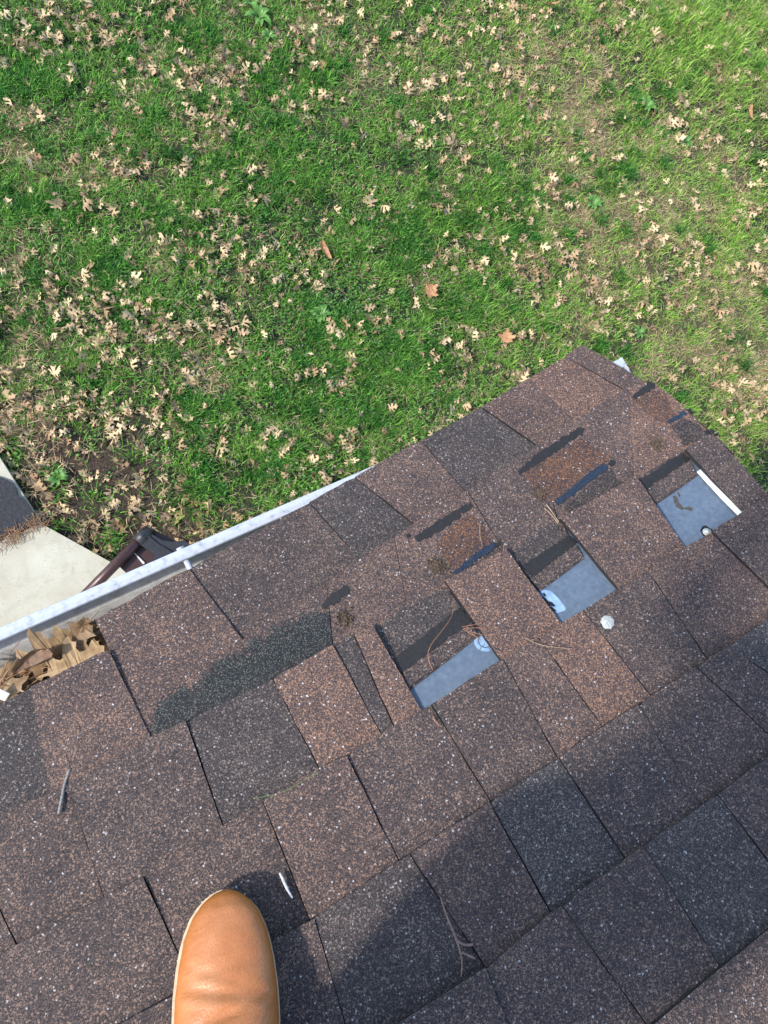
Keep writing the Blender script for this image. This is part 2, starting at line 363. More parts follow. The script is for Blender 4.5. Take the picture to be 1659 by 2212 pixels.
# eave course
def custom(poly_down, poly_up, nd, nu, t, n=7, **k):
    def rs(pl):
        a = np.array([P(*p)[:2] if len(p) == 2 and abs(p[0]) + abs(p[1]) > 5 else p for p in pl]); d = np.r_[0, np.cumsum(np.linalg.norm(np.diff(a, axis=0), axis=1))]
        s = np.linspace(0, d[-1], n); return [np.array([np.interp(x, d, a[:, 0]), np.interp(x, d, a[:, 1])]) for x in s]
    return slab(rs(poly_down), rs(poly_up), nd, nu, t=t, **k)
custom([(210, 1345), (320, 1283), (410, 1234)], [(328, 1597), (405, 1560), (590, 1470)], ND + .0035, NU + .002, 'brown*', n=9, thick=.007)
course('E', 'A', [((410, 1234), (515, 1390)), ((668, 1090), (780, 1210)), ((765, 1036), (897, 1133)), ((908, 957), (1007, 1063)), ((1038, 886), (1162, 963)), ((1140, 824), (1241, 908)), ((1220, 776), (1354, 844))],
       ['plum*', 'dark', 'brown', 'dark', 'brown', 'warm'], [.0008, 0, RH*.5, 0, RH*.6, 0])
custom([(1220, 776), (1257, 751)], [(1354, 844), (1403, 828)], ND + .001, NU + .001, 'brown', thick=.006)
# second course
custom([(-420, 1730), (-150, 1597), (0, 1525), (75, 1489)], [(-420, 1985), (-150, 1840), (0, 1768), (112, 1713)], ND, NU, 'dark', thick=.005)
custom([(75, 1489), (160, 1449), (240, 1410)], [(112, 1713), (255, 1641), (328, 1597)], ND + .0070, NU + .0045, 'brown', thick=.010)
course('A', '0', [((515, 1390), (590, 1470)), ((705, 1262), (720, 1399)), ((850, 1163), (880, 1311)), ((1007, 1063), (1090, 1190)), ((1162, 963), (1206, 1126)), ((1354, 844), (1371, 1037))],
       ['mid*', 'brown', 'brown', 'mid', 'brown'], [0, 0, 0, 0, 0])
custom([(1354, 844), (1403, 828), (1441, 855), (1485, 893)], [(1371, 1037), (1474, 975), (1548, 941), (1574, 968)], ND - .001, NU, 'warm', n=9, thick=.005)
# third course with the three holes
course('0', '1', [((-150, 1840), (-150, 2140)), ((-70, 1803), (37, 2045)), ((150, 1695), (225, 1940)), ((405, 1560), (482, 1785)), ((590, 1470), (690, 1662)), ((720, 1399), (825, 1587)), ((765, 1376), (852, 1572)), ((805, 1355), (912, 1536)),
                  ((960, 1262), (1083, 1428)), ((1090, 1190), (1214, 1348)), ((1206, 1126), (1336, 1273)), ((1371, 1037), (1483, 1184))],
       ['mid', 'mid', 'mid', 'dark', 'warm', 'dark', 'warm', None, 'warm', None, 'brown'], [RH, 0, RH, 0, RH, 0, RH, 0, RH, 0, RH])
custom([(1474, 975), (1534, 944)], [(1603, 1108), (1659, 1065)], ND + RH, NU + RH * .6, 'plum', thick=.008)
# fourth to sixth course
course('1', '2', [(P(-150, 2140)[0], P(-150, 2440)[0]), ((313, 1892), (415, 2126)), ((570, 1735), (669, 1988)), ((750, 1635), (861, 1861)), ((930, 1525), (1061, 1732)), ((1083, 1428), (1205, 1637)), ((1160, 1381), (1303, 1571)), ((1255, 1322), (1408, 1503)), ((1395, 1237), (1530, 1425)), ((1530, 1152), (1700, 1308)), (RAKE_U, RAKE_U)],
       ['mid', 'mid', 'brown', 'mid', 'plum', 'brown', 'warm', 'mid', 'brown', 'mid'], [RH, 0, RH * 1.2, 0, RH, 0.001, 0.001, .0005, 0, RH])
course('2', '3', [(P(200, 2250)[0], P(300, 2560)[0]), ((680, 1982), (763, 2270)), ((885, 1846), (1047, 2088)), ((1055, 1736), (1190, 1970)), ((1203, 1638), (1350, 1852)), ((1374, 1525), (1514, 1740)), ((1500, 1444), (1690, 1612)), ((1568, 1400), (1790, 1540)), (RAKE_U, RAKE_U)],
       ['plum', 'dark', 'mid', 'grey', 'plum', 'mid', 'plum', 'grey'], [RH * .6, 0, RH, 0, RH * .7, 0, 0.001, 0])
course('3', '4', [(P(500, 2440)[0], P(600, 2750)[0]), ((1047, 2088), (1170, 2400)), ((1210, 1955), (1400, 2217)), ((1385, 1828), (1555, 2085)), ((1545, 1718), (1730, 1950)), (RAKE_U, RAKE_U)],
       ['mid', 'mid', 'plum', 'grey', 'plum'], [RH, 0, RH * .5, 0, .001])
# the roof beyond the picture: plain courses
tl = ['brown', 'mid', 'dark', 'plum', 'grey', 'warm', 'mid', 'plum']
EXP = .143
def plain_row(v0, v1, ua, ub, first=None):
    u = ua; k = random.randint(0, 7)
    while u > ub + .05:
        wdt = random.uniform(.14, .28); un = max(u - wdt, ub)
        if un - ub < .08: un = ub
        nx = 5; r = RH * random.choice((0, 0, 1, .6))
        slab([np.array([x, v0]) for x in np.linspace(u, un, nx)], [np.array([x, v1]) for x in np.linspace(u, un, nx)], ND + r, NU + r * .6, .005 + r, tl[k % 8]); k += 1
        u = un
vA = P(-420, 1730)[1]
LEFT_U = 1.6
plain_row(vA, P(-150, 1840)[1], LEFT_U, P(-420, 1730)[0])
for a, b in (('0', '1'), ('1', '2'), ('2', '3'), ('3', '4')):
    ul = {'0': P(-150, 1840)[0], '1': P(-150, 2140)[0], '2': P(200, 2250)[0], '3': P(500, 2440)[0]}[a]
    plain_row(line_v(a, 9), line_v(b, 9), LEFT_U, ul)
v4 = line_v('4', 9)
slab(seg('4', LN['4'][-1][0], RAKE_U + .0, 9)[:], [np.array([x, v4 + EXP]) for x in np.linspace(LN['4'][-1][0], RAKE_U, 9)], ND, NU, .006, 'mid')
plain_row(v4, v4 + EXP, LEFT_U, LN['4'][-1][0])
v = v4 + EXP
while v < 1.3:
    plain_row(v, v + EXP, LEFT_U, RAKE_U); v += EXP
V, F = join_vf(SLOTS); obj('slot_backing', V, F, M_EDGE, roof, kind='stuff')
# headlaps laid bare in the three holes and their sealant strips
def surf_h(u, v):
    ks = ['E', 'A', '0', '1', '2', '3', '4']; vs = [float(line_v(k_, u)) for k_ in ks]
    if u > .05: ks = ks[1:]; vs = vs[1:]
    for i_ in range(len(vs) - 1):
        if v < vs[i_ + 1]: f_ = (v - vs[i_]) / (vs[i_ + 1] - vs[i_]); return ND + (NU - ND) * min(max(f_, 0), 1)
    return (ND + NU) / 2
def headlap(down, up, t): return custom(down, up, NU - .0006, .0012, t, thick=.0032, lap=0)
headlap([(800, 1340), (875, 1298), (955, 1252)], [(886, 1488), (960, 1431), (1036, 1371)], 'dark')
headlap([(1085, 1180), (1150, 1145), (1204, 1116)], [(1167, 1275), (1215, 1240), (1263, 1204)], 'dark')
headlap([(1366, 1030), (1420, 998), (1474, 966)], [(1412, 1091), (1460, 1059), (1509, 1024)], 'dark')
def patch(name, pts, top, m, amp=.0006, step=.006, th=.0008, t=None, rel=None):
    poly = ragged([P(*p)[:2] for p in pts], amp, step)
    V, F = prism_vf(poly, top, top - th)
    if rel is not None: V = [(a, b, surf_h(a, b) + rel - (th if k_ >= len(poly) else 0)) for k_, (a, b, c) in enumerate(V)]
    return obj(name, V, F, m, roof, color=tone(t) if t else None)
for q in ([(845, 1425), (868, 1452), (1018, 1341), (996, 1309)], [(1128, 1221), (1149, 1246), (1245, 1173), (1229, 1156)], [(1377, 1040), (1390, 1059), (1491, 991), (1477, 976)]):
    patch('sealant_strip', q, .0030, M_SEAL, .0010, .0035)
for q in ([(868, 1454), (884, 1484), (1030, 1368), (1018, 1343)], [(1150, 1248), (1167, 1271), (1260, 1202), (1246, 1176)], [(1392, 1061), (1411, 1088), (1506, 1022), (1492, 994)]):
    patch('bare_headlap', q, .0026, M_SH, .0004, t='lap')
# bare strips and orange granule patches where upper laminates tore off
for q in ([(1117, 1022), (1121, 1029), (1150, 1014), (1206, 976), (1256, 941), (1262, 932), (1250, 929), (1200, 958), (1150, 992)],
          [(895, 1165), (902, 1175), (930, 1165), (965, 1140), (1005, 1110), (1022, 1096), (1016, 1089), (980, 1108), (940, 1132)],
          [(694, 1310), (700, 1318), (735, 1300), (756, 1280), (750, 1268), (720, 1283)],
          [(1363, 862), (1372, 866), (1412, 842), (1408, 833), (1398, 830), (1385, 842)],
          [(1313, 1002), (1320, 1008), (1329, 1003), (1326, 995), (1317, 995)], [(1062, 1180), (1070, 1184), (1086, 1173), (1083, 1164)], [(1476, 892), (1486, 899), (1499, 893), (1489, 884)],
          [(1520, 930), (1530, 940), (1549, 944), (1541, 928)], [(876, 1160), (880, 1167), (888, 1163), (884, 1157)]):
    patch('sealant_strip', q, .0072, M_SEAL, .0013, .0035, .004, rel=.0014)
for q in ([(1199, 1083), (1206, 1093), (1312, 1014), (1307, 1004), (1290, 1008)], [(976, 1238), (987, 1243), (1070, 1182), (1066, 1172), (1040, 1186)], [(1439, 912), (1447, 918), (1483, 896), (1476, 889)]):
    patch('sealant_strip', q, .0068, M_BLUESEAL, .0011, .0035, .004, rel=.0018)
for q, t in (([(1125, 1020), (1150, 1055), (1195, 1085), (1295, 1010), (1320, 985), (1290, 975), (1255, 950), (1200, 985)], 'orange'),
          ([(955, 1160), (945, 1185), (965, 1210), (985, 1235), (1062, 1178), (1050, 1150), (1020, 1115), (985, 1135)], 'orange'),
          ([(1370, 868), (1400, 900), (1440, 918), (1476, 886), (1440, 858), (1412, 842)], 'orange'),
          ([(1216, 1096), (1235, 1108), (1345, 1044), (1330, 1028), (1318, 1010)], 'coal'),
          ([(1450, 920), (1478, 962), (1530, 940), (1512, 918), (1488, 900)], 'coal'),
          ([(990, 1245), (1000, 1246), (1086, 1190), (1075, 1182)], 'coal')):
    patch('bare_granule_patch', q, .0062, M_SH, .0016, .005, .004, t=t, rel=.0011)
# underlayment, printing on it, deck, drip edge
V, F = prism_vf([(LEFT_U - .01, -.468), (-.80, -.48), (-.872, -.30), (RAKE_U + .02, -.10), (RAKE_U + .02, 2.6), (LEFT_U - .01, 2.6)], -.0022, -.0030); obj('underlayment', V, F, M_UND, roof)
V, F = prism_vf([(LEFT_U - .02, -.466), (-.79, -.475), (-.865, -.30), (RAKE_U + .03, -.10), (RAKE_U + .03, 2.6), (LEFT_U - .02, 2.6)], -.0034, -.0160); obj('deck', V, F, M_WOOD, roof)
def print_poly(pts, m=M_PRINT, top=-.0016, name='print_mark'):
    V, F = prism_vf([P(x, y, -.002)[:2] for x, y in pts], top, top - .0004); return obj(name, V, F, m, roof)
print_poly([(1166, 1277), (1178, 1274), (1190, 1277), (1207, 1293), (1222, 1314), (1220, 1319), (1205, 1324), (1197, 1322)])
# tar-black tear beside the pale letter
for q in ([(1170, 1290), (1178, 1292), (1184, 1299), (1192, 1301), (1200, 1309), (1196, 1311), (1188, 1308), (1181, 1309), (1176, 1300)], [(1186, 1312), (1192, 1311), (1202, 1320), (1198, 1322)], [(1172, 1282), (1176, 1281), (1180, 1288), (1175, 1288)]):
    print_poly(q, M_BLACK, -.0011, 'torn_spot')
# ring-shaped emblem at the corner of the left hole
cx, cy = 1049, 1384
def ring(cx, cy, r0, r1, a0, a1, n=7):
    o = [(cx + r1 * math.cos(math.radians(a)), cy + r1 * math.sin(math.radians(a)) * .95) for a in np.linspace(a0, a1, n)]
    i = [(cx + r0 * math.cos(math.radians(a)), cy + r0 * math.sin(math.radians(a)) * .95) for a in np.linspace(a1, a0, n)]
    return o + i
for (r0, r1, a0, a1) in ((17, 25, 20, 62), (17, 25, 68, 118), (17, 25, 124, 205), (2, 14, 60, 105), (2, 14, 115, 160), (2, 14, 165, 235)):
    print_poly(ring(cx, cy, r0, r1, a0, a1))
# mud smear on the right-hand opening
for q in ([(1453, 1072), (1460, 1070), (1466, 1085), (1478, 1099), (1474, 1102), (1460, 1094)], [(1472, 1096), (1488, 1094), (1497, 1098), (1494, 1104), (1484, 1101)], [(1462, 1064), (1466, 1063), (1470, 1072), (1466, 1073)]):
    V, F = prism_vf(ragged([P(x, y, -.002)[:2] for x, y in q], .0006, .004), -.0018, -.0022); obj('mud_smear', V, F, M_MUD, roof)
V, F = prism_vf([P(x, y, .003)[:2] for x, y in [(1506, 1019), (1514, 1014), (1530, 1026), (1572, 1066), (1606, 1106), (1597, 1115), (1560, 1078)]], .0045, .0015)
obj('drip_edge', V, F, M_WHITEV, roof)
# fascia, rake board, soffit, walls, rest of the roof
def part_world(name, V, F, m, color=None):
    inv = np.array(ROOF.inverted()); V = np.c_[np.array(V, float), np.ones(len(V))] @ inv.T
    return obj(name, V[:, :3], F, m, roof)
EY, EZ = W((0, -.455, -.02))[1:]
x1, x0 = LEFT_U - .02, -.785
part_world('fascia', *box_vf(((x0 + x1) / 2, EY + .012, EZ - .085), (x1 - x0, .02, .15)), M_FASCIA)
part_world('soffit', *box_vf(((x0 + x1) / 2, EY + .20, EZ - .155), (x1 - x0, .35, .01)), M_FASCIA)
wy0 = EY + .38; top = EZ - .01
wallv = [(x0 + .15, wy0, .0), (x1, wy0, .0), (x1, 4.2, 0), (x0 + .15, 4.2, 0), (x0 + .15, wy0, top), (x1, wy0, top), (x1, 4.2, top), (x0 + .15, 4.2, top)]
part_world('wall', wallv, [(0, 1, 5, 4), (1, 2, 6, 5), (2, 3, 7, 6), (3, 0, 4, 7)], M_SIDING)
V, F = prism_vf([(-.80, -.46), (-.872, -.29), (RAKE_U + .022, -.10), (RAKE_U + .022, 2.6), (RAKE_U + .04, 2.6), (RAKE_U + .04, -.10), (-.854, -.29), (-.782, -.46)], -.0035, -.15); obj('rake_board', V, F, M_FASCIA, roof)
vv = v; rows = []
while vv < 2.55:
    V, F = prism_vf([(LEFT_U, vv), (RAKE_U, vv), (RAKE_U, vv + EXP + .01), (LEFT_U, vv + EXP + .01)], .006, .0005)
    V = [(a, b, c + (.006 if b < vv + .01 and c > .004 else 0) - .004) for a, b, c in V]
    rows.append((V, F)); vv += EXP
V, F = join_vf(rows); obj('upper_shingle_courses', V, F, M_SH, roof, color=tone('mid'), kind='stuff')
ry, rz = W((0, 2.6, 0))[1:]
part_world('rear_roof_slope', *box_vf(((x0 + x1) / 2, ry + 1.38, rz - .58), (x1 - x0, 3.0, .03), rot=[[1, 0, 0], [0, CP, SP], [0, -SP, CP]]), M_SH)

# gutter: K-style trough hung on the fascia
LZ = Z0 - .24
g0 = G(0, 1370, LZ); g1 = G(830, 1008, LZ)
GY = lambda x: g0[1] + (g1[1] - g0[1]) * (x - g0[0]) / (g1[0] - g0[0])
gx0, gx1 = G(1338, 772, LZ)[0], LEFT_U
prof = [(.0, .0), (-.0085, .001), (-.0095, -.004), (-.0090, -.016), (.002, -.026), (.018, -.040), (.034, -.060), (.044, -.080), (.100, -.083), (.104, -.012)]
def gutter_mesh(pts, th=.0012):
    V = []; F = []; xs = np.linspace(gx0, gx1, 14); k = len(pts)
    for x in xs:
        for (dy, dz) in pts: V.append((x, GY(x) + dy, LZ + dz + .0))
    for i in range(len(xs) - 1):
        for j in range(k - 1): a = i * k + j; F.append((a, a + 1, a + k + 1, a + k))
    return V, F
V, F = gutter_mesh(prof[3:]); gut = part_world('gutter', V, F, M_GUT)
md = gut.modifiers.new('s', 'SOLIDIFY'); md.thickness = .0012
inv = np.array(ROOF.inverted())
def sub_world(name, V, F, m, parent, smooth=False):
    V = np.c_[np.array(V, float), np.ones(len(V))] @ inv.T; return obj(name, V[:, :3], F, m, parent, smooth)
lipp = [(.0080, -.010), (.0092, -.001), (.0075, .0012), (.0, .0020), (-.0085, .001), (-.0095, -.004), (-.0090, -.016)]
V, F = gutter_mesh(lipp); lp = sub_world('gutter_lip', V, F, M_LIP, gut); md = lp.modifiers.new('s', 'SOLIDIFY'); md.thickness = .0012
ecap = [(gx0, GY(gx0) + a, LZ + b) for a, b in [(-.0100, .002), (-.0095, -.017), (.001, -.027), (.017, -.041), (.033, -.061), (.043, -.081), (.101, -.085), (.105, .004)]]
ecap += [(a - .004, b, c) for a, b, c in ecap]
sub_world('end_cap', ecap, [tuple(range(8)), tuple(range(15, 7, -1))] + [(i, i + 8, (i + 1) % 8 + 8, (i + 1) % 8) for i in range(8)], M_LIP, gut)
# spike and ferrule across the trough
fa = G(391, 1188, LZ - .006); fb = np.array([G(417, 1240, LZ - .006)[0], 0, 0])
fb = G(417, 1240, LZ - .010); fb = fa + (fb - fa) * 1.9
sub_world('gutter_hanger', *tube_vf([fa, fb], .0050, 12), M_LIP, gut, True)
sub_world('spike_head', *tube_vf([fa + (fa - fb) / np.linalg.norm(fb - fa) * .0045, fa + (fa - fb) / np.linalg.norm(fb - fa) * .0005], .0060, 12), M_LIP, gut, True)

# ------------------------------------------------------------------ ground
def ground_mat():
    m, nt, b = mat('lawn_soil')
    tc = N(nt, 'ShaderNodeTexCoord'); at = N(nt, 'ShaderNodeAttribute', attribute_name='gcol')
    nz = N(nt, 'ShaderNodeTexNoise'); nz.inputs['Scale'].default_value = 90; nz.inputs['Detail'].default_value = 8; L(nt, tc.outputs['Object'], nz.inputs['Vector'])
    r = ramp(nt, [(.3, (.35, .35, .35)), (.7, (1.5, 1.5, 1.5))]); L(nt, nz.outputs['Fac'], r.inputs[0])
    L(nt, mixc(nt, 1.0, at.outputs['Color'], r.outputs[0], 'MULTIPLY'), b.inputs['Base Color']); b.inputs['Roughness'].default_value = .95
    bp = N(nt, 'ShaderNodeBump'); bp.inputs['Strength'].default_value = 1; bp.inputs['Distance'].default_value = .01; L(nt, nz.outputs['Fac'], bp.inputs['Height']); L(nt, bp.outputs[0], b.inputs['Normal'])
    return m
# coarse value noise for the lawn
def vnoise(x, y, s, seed):
    r = np.random.default_rng(seed); T = r.random((64, 64)); x = x / s + 900; y = y / s + 900
    i = np.floor(x).astype(int); j = np.floor(y).astype(int); fx = x - i; fy = y - j; fx = fx * fx * (3 - 2 * fx); fy = fy * fy * (3 - 2 * fy)
    g = lambda a, c: T[a % 64, c % 64]
    return (g(i, j) * (1 - fx) + g(i + 1, j) * fx) * (1 - fy) + (g(i, j + 1) * (1 - fx) + g(i + 1, j + 1) * fx) * fy
def blobs(px, py, L_):
    s = np.zeros_like(px)
    for (x, y, r, k) in L_: s = np.maximum(s, k * np.exp(-((px - x) ** 2 + (py - y) ** 2) / (r * r)))
    return s
STRAW = [(20, 285, 75, 1.3), (60, 330, 40, .9), (730, 95, 60, .8), (790, 165, 70, .8), (1190, 140, 60, .7), (1250, 235, 90, .95), (1300, 290, 70, .7), (1110, 165, 60, .7), (1240, 430, 90, 1.0), (1350, 560, 80, .8),
         (425, 800, 55, 1.2), (75, 870, 60, 1.2), (60, 820, 40, .9), (1490, 470, 80, .7), (1560, 640, 90, .8), (1620, 800, 80, .8), (1140, 580, 30, 1.3), (990, 120, 50, .4), (1080, 540, 50, .5), (350, 560, 50, .4), (1430, 760, 70, .7),
         (1500, 330, 60, .6), (1390, 430, 80, .6), (30, 700, 40, .5), (530, 620, 30, .5), (310, 790, 30, .6), (960, 420, 40, .5), (1560, 980, 50, .5), (1280, 690, 50, .5)]
LUSH = [(90, 190, 80, .9), (330, 230, 80, .9), (510, 320, 70, 1), (60, 430, 90, .9), (20, 160, 60, .8), (640, 390, 60, .8), (690, 690, 40, 1), (760, 740, 60, .8), (430, 890, 50, 1), (380, 490, 60, .8), (590, 190, 60, .8), (690, 160, 40, .8),
        (880, 560, 60, .8), (930, 480, 60, .9), (1060, 470, 70, .8), (1120, 450, 50, .8), (900, 770, 70, .7), (240, 600, 50, .7), (400, 80, 60, .7), (1330, 400, 50, .9), (1510, 50, 150, .5), (1580, 130, 60, .6), (990, 640, 70, .7), (430, 1030, 50, .6), (600, 1000, 60, .7), (800, 900, 70, .8), (130, 1030, 25, .9), (690, 870, 60, .6)]
BARE = [(80, 1120, 110, 1.3), (180, 1170, 120, 1.5), (300, 1200, 110, 1.5), (130, 1000, 130, 1.1), (260, 1050, 150, 1.2), (420, 1160, 90, 1.1), (530, 1060, 60, .6), (30, 930, 60, .6), (380, 1110, 80, .5), (1140, 580, 22, 1), (40, 890, 40, .6), (430, 830, 25, .7), (130, 840, 30, .4)]
def fields(x, y):
    P3 = np.stack([x, y, np.zeros_like(x)], -1); px, py = pix(P3)
    n1 = vnoise(x, y, .33, 1); n2 = vnoise(x, y, .12, 2); n3 = vnoise(x, y, .9, 3); n4 = vnoise(x, y, .055, 8)
    right = sm(500, 1500, px - .25 * py)
    straw = np.clip(.6 * blobs(px, py, STRAW) * (.55 + .9 * n2) + .55 * sm(.52, .9, n1 * .55 + n2 * .45) + .12 * right * sm(.4, .75, n2), 0, .8)
    lush = np.clip(blobs(px, py, LUSH) * (.6 + .6 * n2) + .5 * sm(.5, .85, vnoise(x, y, .2, 5)), 0, 1) * (1 - .5 * straw)
    bare = np.clip(blobs(px, py, BARE) * (.5 + .8 * n2) + .6 * sm(.74, .92, n2 * .5 + n4 * .5), 0, 1)
    return px, py, straw, lush, bare, right
V = []; F = []
nx, ny = 150, 130
gx = np.linspace(-8.5, 3.5, nx); gy = np.linspace(-8, 5, ny)
XX, YY = np.meshgrid(gx, gy); px, py, st, lu, ba, ri = fields(XX.ravel(), YY.ravel())
zz = (vnoise(XX.ravel(), YY.ravel(), .25, 11) - .5) * .03 + (vnoise(XX.ravel(), YY.ravel(), .8, 12) - .5) * .05
edge = np.maximum(np.abs(XX.ravel() + 2.5) / 6, np.abs(YY.ravel() + 1.5) / 6.5)
zz = zz * (1 - sm(.85, .99, edge)) * sm(-.2, -1.2, YY.ravel()) - .004
V = np.c_[XX.ravel(), YY.ravel(), zz]
F = [(j * nx + i, j * nx + i + 1, (j + 1) * nx + i + 1, (j + 1) * nx + i) for j in range(ny - 1) for i in range(nx - 1)]
big = [(-900, -900), (900, -900), (900, 900), (-900, 900)]
k = len(V); c4 = [0, nx - 1, ny * nx - 1, (ny - 1) * nx]
V = np.vstack([V, [[a, b, -.004] for a, b in big]])
border = [list(range(0, nx)), [j * nx + nx - 1 for j in range(ny)], list(range((ny - 1) * nx + nx - 1, (ny - 1) * nx - 1, -1)), [j * nx for j in range(ny - 1, -1, -1)]]
for s in range(4): F.append((k + s, k + (s + 1) % 4, *border[s][::-1]))
gcol = np.zeros((len(V), 4)); gcol[:, 3] = 1
soil = np.array([.050, .034, .022]); grn = np.array([.028, .042, .014]); stw = np.array([.40, .29, .15])
cc = grn[None] * (1 - st[:, None] * .7) + stw[None] * st[:, None] * .45; cc = cc * (1 - ba[:, None]) + soil[None] * ba[:, None]
far = np.array([.08, .14, .04]); eb = sm(.80, .97, edge)[:, None]; gcol[:k, :3] = cc * (1 - eb) + far * eb; gcol[k:, :3] = far
lawn = obj('ground', V, F, ground_mat(), kind='structure', smooth=True)
ca = lawn.data.color_attributes.new('gcol', 'FLOAT_COLOR', 'POINT'); ca.data.foreach_set('color', gcol.ravel())
def gz(x, y):
    x = np.asarray(x, float); y = np.asarray(y, float)
    e = np.maximum(np.abs(x + 2.5) / 6, np.abs(y + 1.5) / 6.5)
    return ((vnoise(x, y, .25, 11) - .5) * .03 + (vnoise(x, y, .8, 12) - .5) * .05) * (1 - sm(.85, .99, e)) * sm(-.2, -1.2, y) - .004

# patio slabs
def slab_world(name, pts, z0, z1, m, parent=None):
    q = [np.array(p[:2]) for p in pts]; V, F = prism_vf(q, z1, z0); return obj(name, V, F, m, parent)
PZ = .07
e0, e1, e2 = G(0, 992, PZ), G(89, 1131, PZ), G(269, 1231, PZ)
d01 = (e0 - e1); e_far = e1 + d01 * 6; e_near = e2 + (e2 - e1) / np.linalg.norm(e2 - e1) * .6
j0 = G(0, 1169, PZ); jd = (j0 - e1); j_far = e1 + jd * 8
pat = empty('patio', (float(e1[0]), float(e1[1]), 0), 'pale concrete patio slabs at the lawn edge beside the house, one coated black', 'patio')
pb = np.array([e1[0], e1[1], 0])
def loc(pts): return [np.array(p) - pb for p in pts]
gap = .006
slab_world('concrete_slab', loc([e1, e_near, e_near + np.array([.15, 1.6, 0]), j_far + np.array([0, 2.2, 0]), j_far]), -.05, PZ, M_CONC, pat)
up_ = np.array([-.002, -gap, 0])
slab_world('concrete_slab', loc([e1 + up_, j_far + up_, j_far + d01 * 4 + up_, e_far + up_]), -.05, PZ - .004, M_CONC, pat)
tar = [G(-400, 1330, PZ), G(0, 1164, PZ), G(80, 1131, PZ), G(76, 1111, PZ), G(36, 1056, PZ), G(18, 1038, PZ), G(0, 1031, PZ), G(-60, 1000, PZ), G(-300, 700, PZ)]
slab_world('black_coating', [np.array([*q, 0]) for q in ragged([p[:2] - pb[:2] for p in tar], .008, .03)], PZ - .004, PZ + .012, M_TAR, pat)

# ------------------------------------------------------------------ lawn plants (nobody could count them)
def in_poly(x, y, poly):
    c = np.zeros(x.shape, bool); n = len(poly)
    for i in range(n):
        x1_, y1_ = poly[i][:2]; x2_, y2_ = poly[(i + 1) % n][:2]
        cond = ((y1_ > y) != (y2_ > y)) & (x < (x2_ - x1_) * (y - y1_) / (y2_ - y1_ + 1e-12) + x1_); c ^= cond
    return c
PATIO = [e1, e_near, e_near + np.array([.15, 1.6, 0]), j_far + np.array([0, 2.2, 0]), j_far + d01 * 4, e_far]
def keep(x, y): return ~in_poly(x, y, PATIO) & ~((y > wy0 - .02) & (x > x0 + .13))
def sample(dens_in, dens_out):
    XA, XB, YA, YB = -8, 2.6, -6.2, 1.6
    n = int((XB - XA) * (YB - YA) * dens_in); x = rng.uniform(XA, XB, n); y = rng.uniform(YA, YB, n)
    px, py = pix(np.stack([x, y, np.zeros(n)], -1)); inside = (px > -70) & (px < 1730) & (py > -70) & (py < 1500)
    k = (inside | (rng.random(n) < dens_out / dens_in)) & keep(x, y); return x[k], y[k], inside[k]
def attr_mat(name, rough=.6, trans=.25):
    m, nt, b = mat(name); at = N(nt, 'ShaderNodeAttribute', attribute_name='col')
    L(nt, at.outputs['Color'], b.inputs['Base Color']); b.inputs['Roughness'].default_value = rough; b.inputs['Specular IOR Level'].default_value = .3
    if trans:
        tr = N(nt, 'ShaderNodeBsdfTranslucent'); L(nt, at.outputs['Color'], tr.inputs[0]); mx = N(nt, 'ShaderNodeMixShader'); mx.inputs[0].default_value = trans
        L(nt, b.outputs[0], mx.inputs[1]); L(nt, tr.outputs[0], mx.inputs[2]); L(nt, mx.outputs[0], nt.nodes['Material Output'].inputs[0])
    return m
def bulk(name, V, tris, colv, m, label, cat):
    me = bpy.data.meshes.new(name); nv = len(V); nt_ = len(tris)
    me.vertices.add(nv); me.vertices.foreach_set('co', V.astype('f').ravel())
    me.loops.add(nt_ * 3); me.loops.foreach_set('vertex_index', tris.astype('i').ravel())
    me.polygons.add(nt_); me.polygons.foreach_set('loop_start', np.arange(0, nt_ * 3, 3, dtype='i')); me.polygons.foreach_set('loop_total', np.full(nt_, 3, dtype='i'))
    me.update(); me.validate()
    c = me.color_attributes.new('col', 'FLOAT_COLOR', 'POINT'); c.data.foreach_set('color', np.c_[colv, np.ones(len(colv))].astype('f').ravel())
    me.materials.append(m); o = bpy.data.objects.new(name, me); COL.objects.link(o); o['kind'] = 'stuff'; tag(o, label, cat); return o
M_GRASS = attr_mat('grass_blade')
def blades(x, y, inside, length, width, col, lay, combed=0):
    n = len(x); a = rng.uniform(0, 2 * math.pi, n); 
    if combed: a = np.where(rng.random(n) < combed, rng.normal(-.5, .6, n), a)
    lean = lay; d = np.stack([np.cos(a), np.sin(a)], -1); s = np.stack([-np.sin(a), np.cos(a)], -1)
    z0_ = gz(x, y); base = np.stack([x, y, z0_], -1)
    hl = length * np.sin(lean); vl = length * np.cos(lean)
    tipd = hl * 1.0; mid = base + np.c_[d * (tipd * .38)[:, None], vl * .62]; tip = base + np.c_[d * tipd[:, None], vl * .80]
    w_ = width[:, None] * .5; s3 = np.c_[s, np.zeros(n)]
    V = np.stack([base - s3 * w_, base + s3 * w_, mid - s3 * w_ * .9, mid + s3 * w_ * .9, tip], 1).reshape(-1, 3)
    o = (np.arange(n) * 5)[:, None]; T = np.concatenate([o + [0, 1, 3], o + [0, 3, 2], o + [2, 3, 4]], 1).reshape(-1, 3)
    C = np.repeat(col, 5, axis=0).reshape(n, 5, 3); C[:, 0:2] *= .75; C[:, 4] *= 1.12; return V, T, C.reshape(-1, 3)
x, y, ins = sample(17000, 1300); px, py, st, lu, ba, ri = fields(x, y)
clump = vnoise(x, y, .035, 21)
clump = vnoise(x, y, .075, 22) * .5 + clump * .5
kk = rng.random(len(x)) < (.42 + .55 * lu + .2 * st) * (1 - .93 * ba) * np.clip(.1 + 1.5 * sm(.2, .8, clump), 0, 1.4)
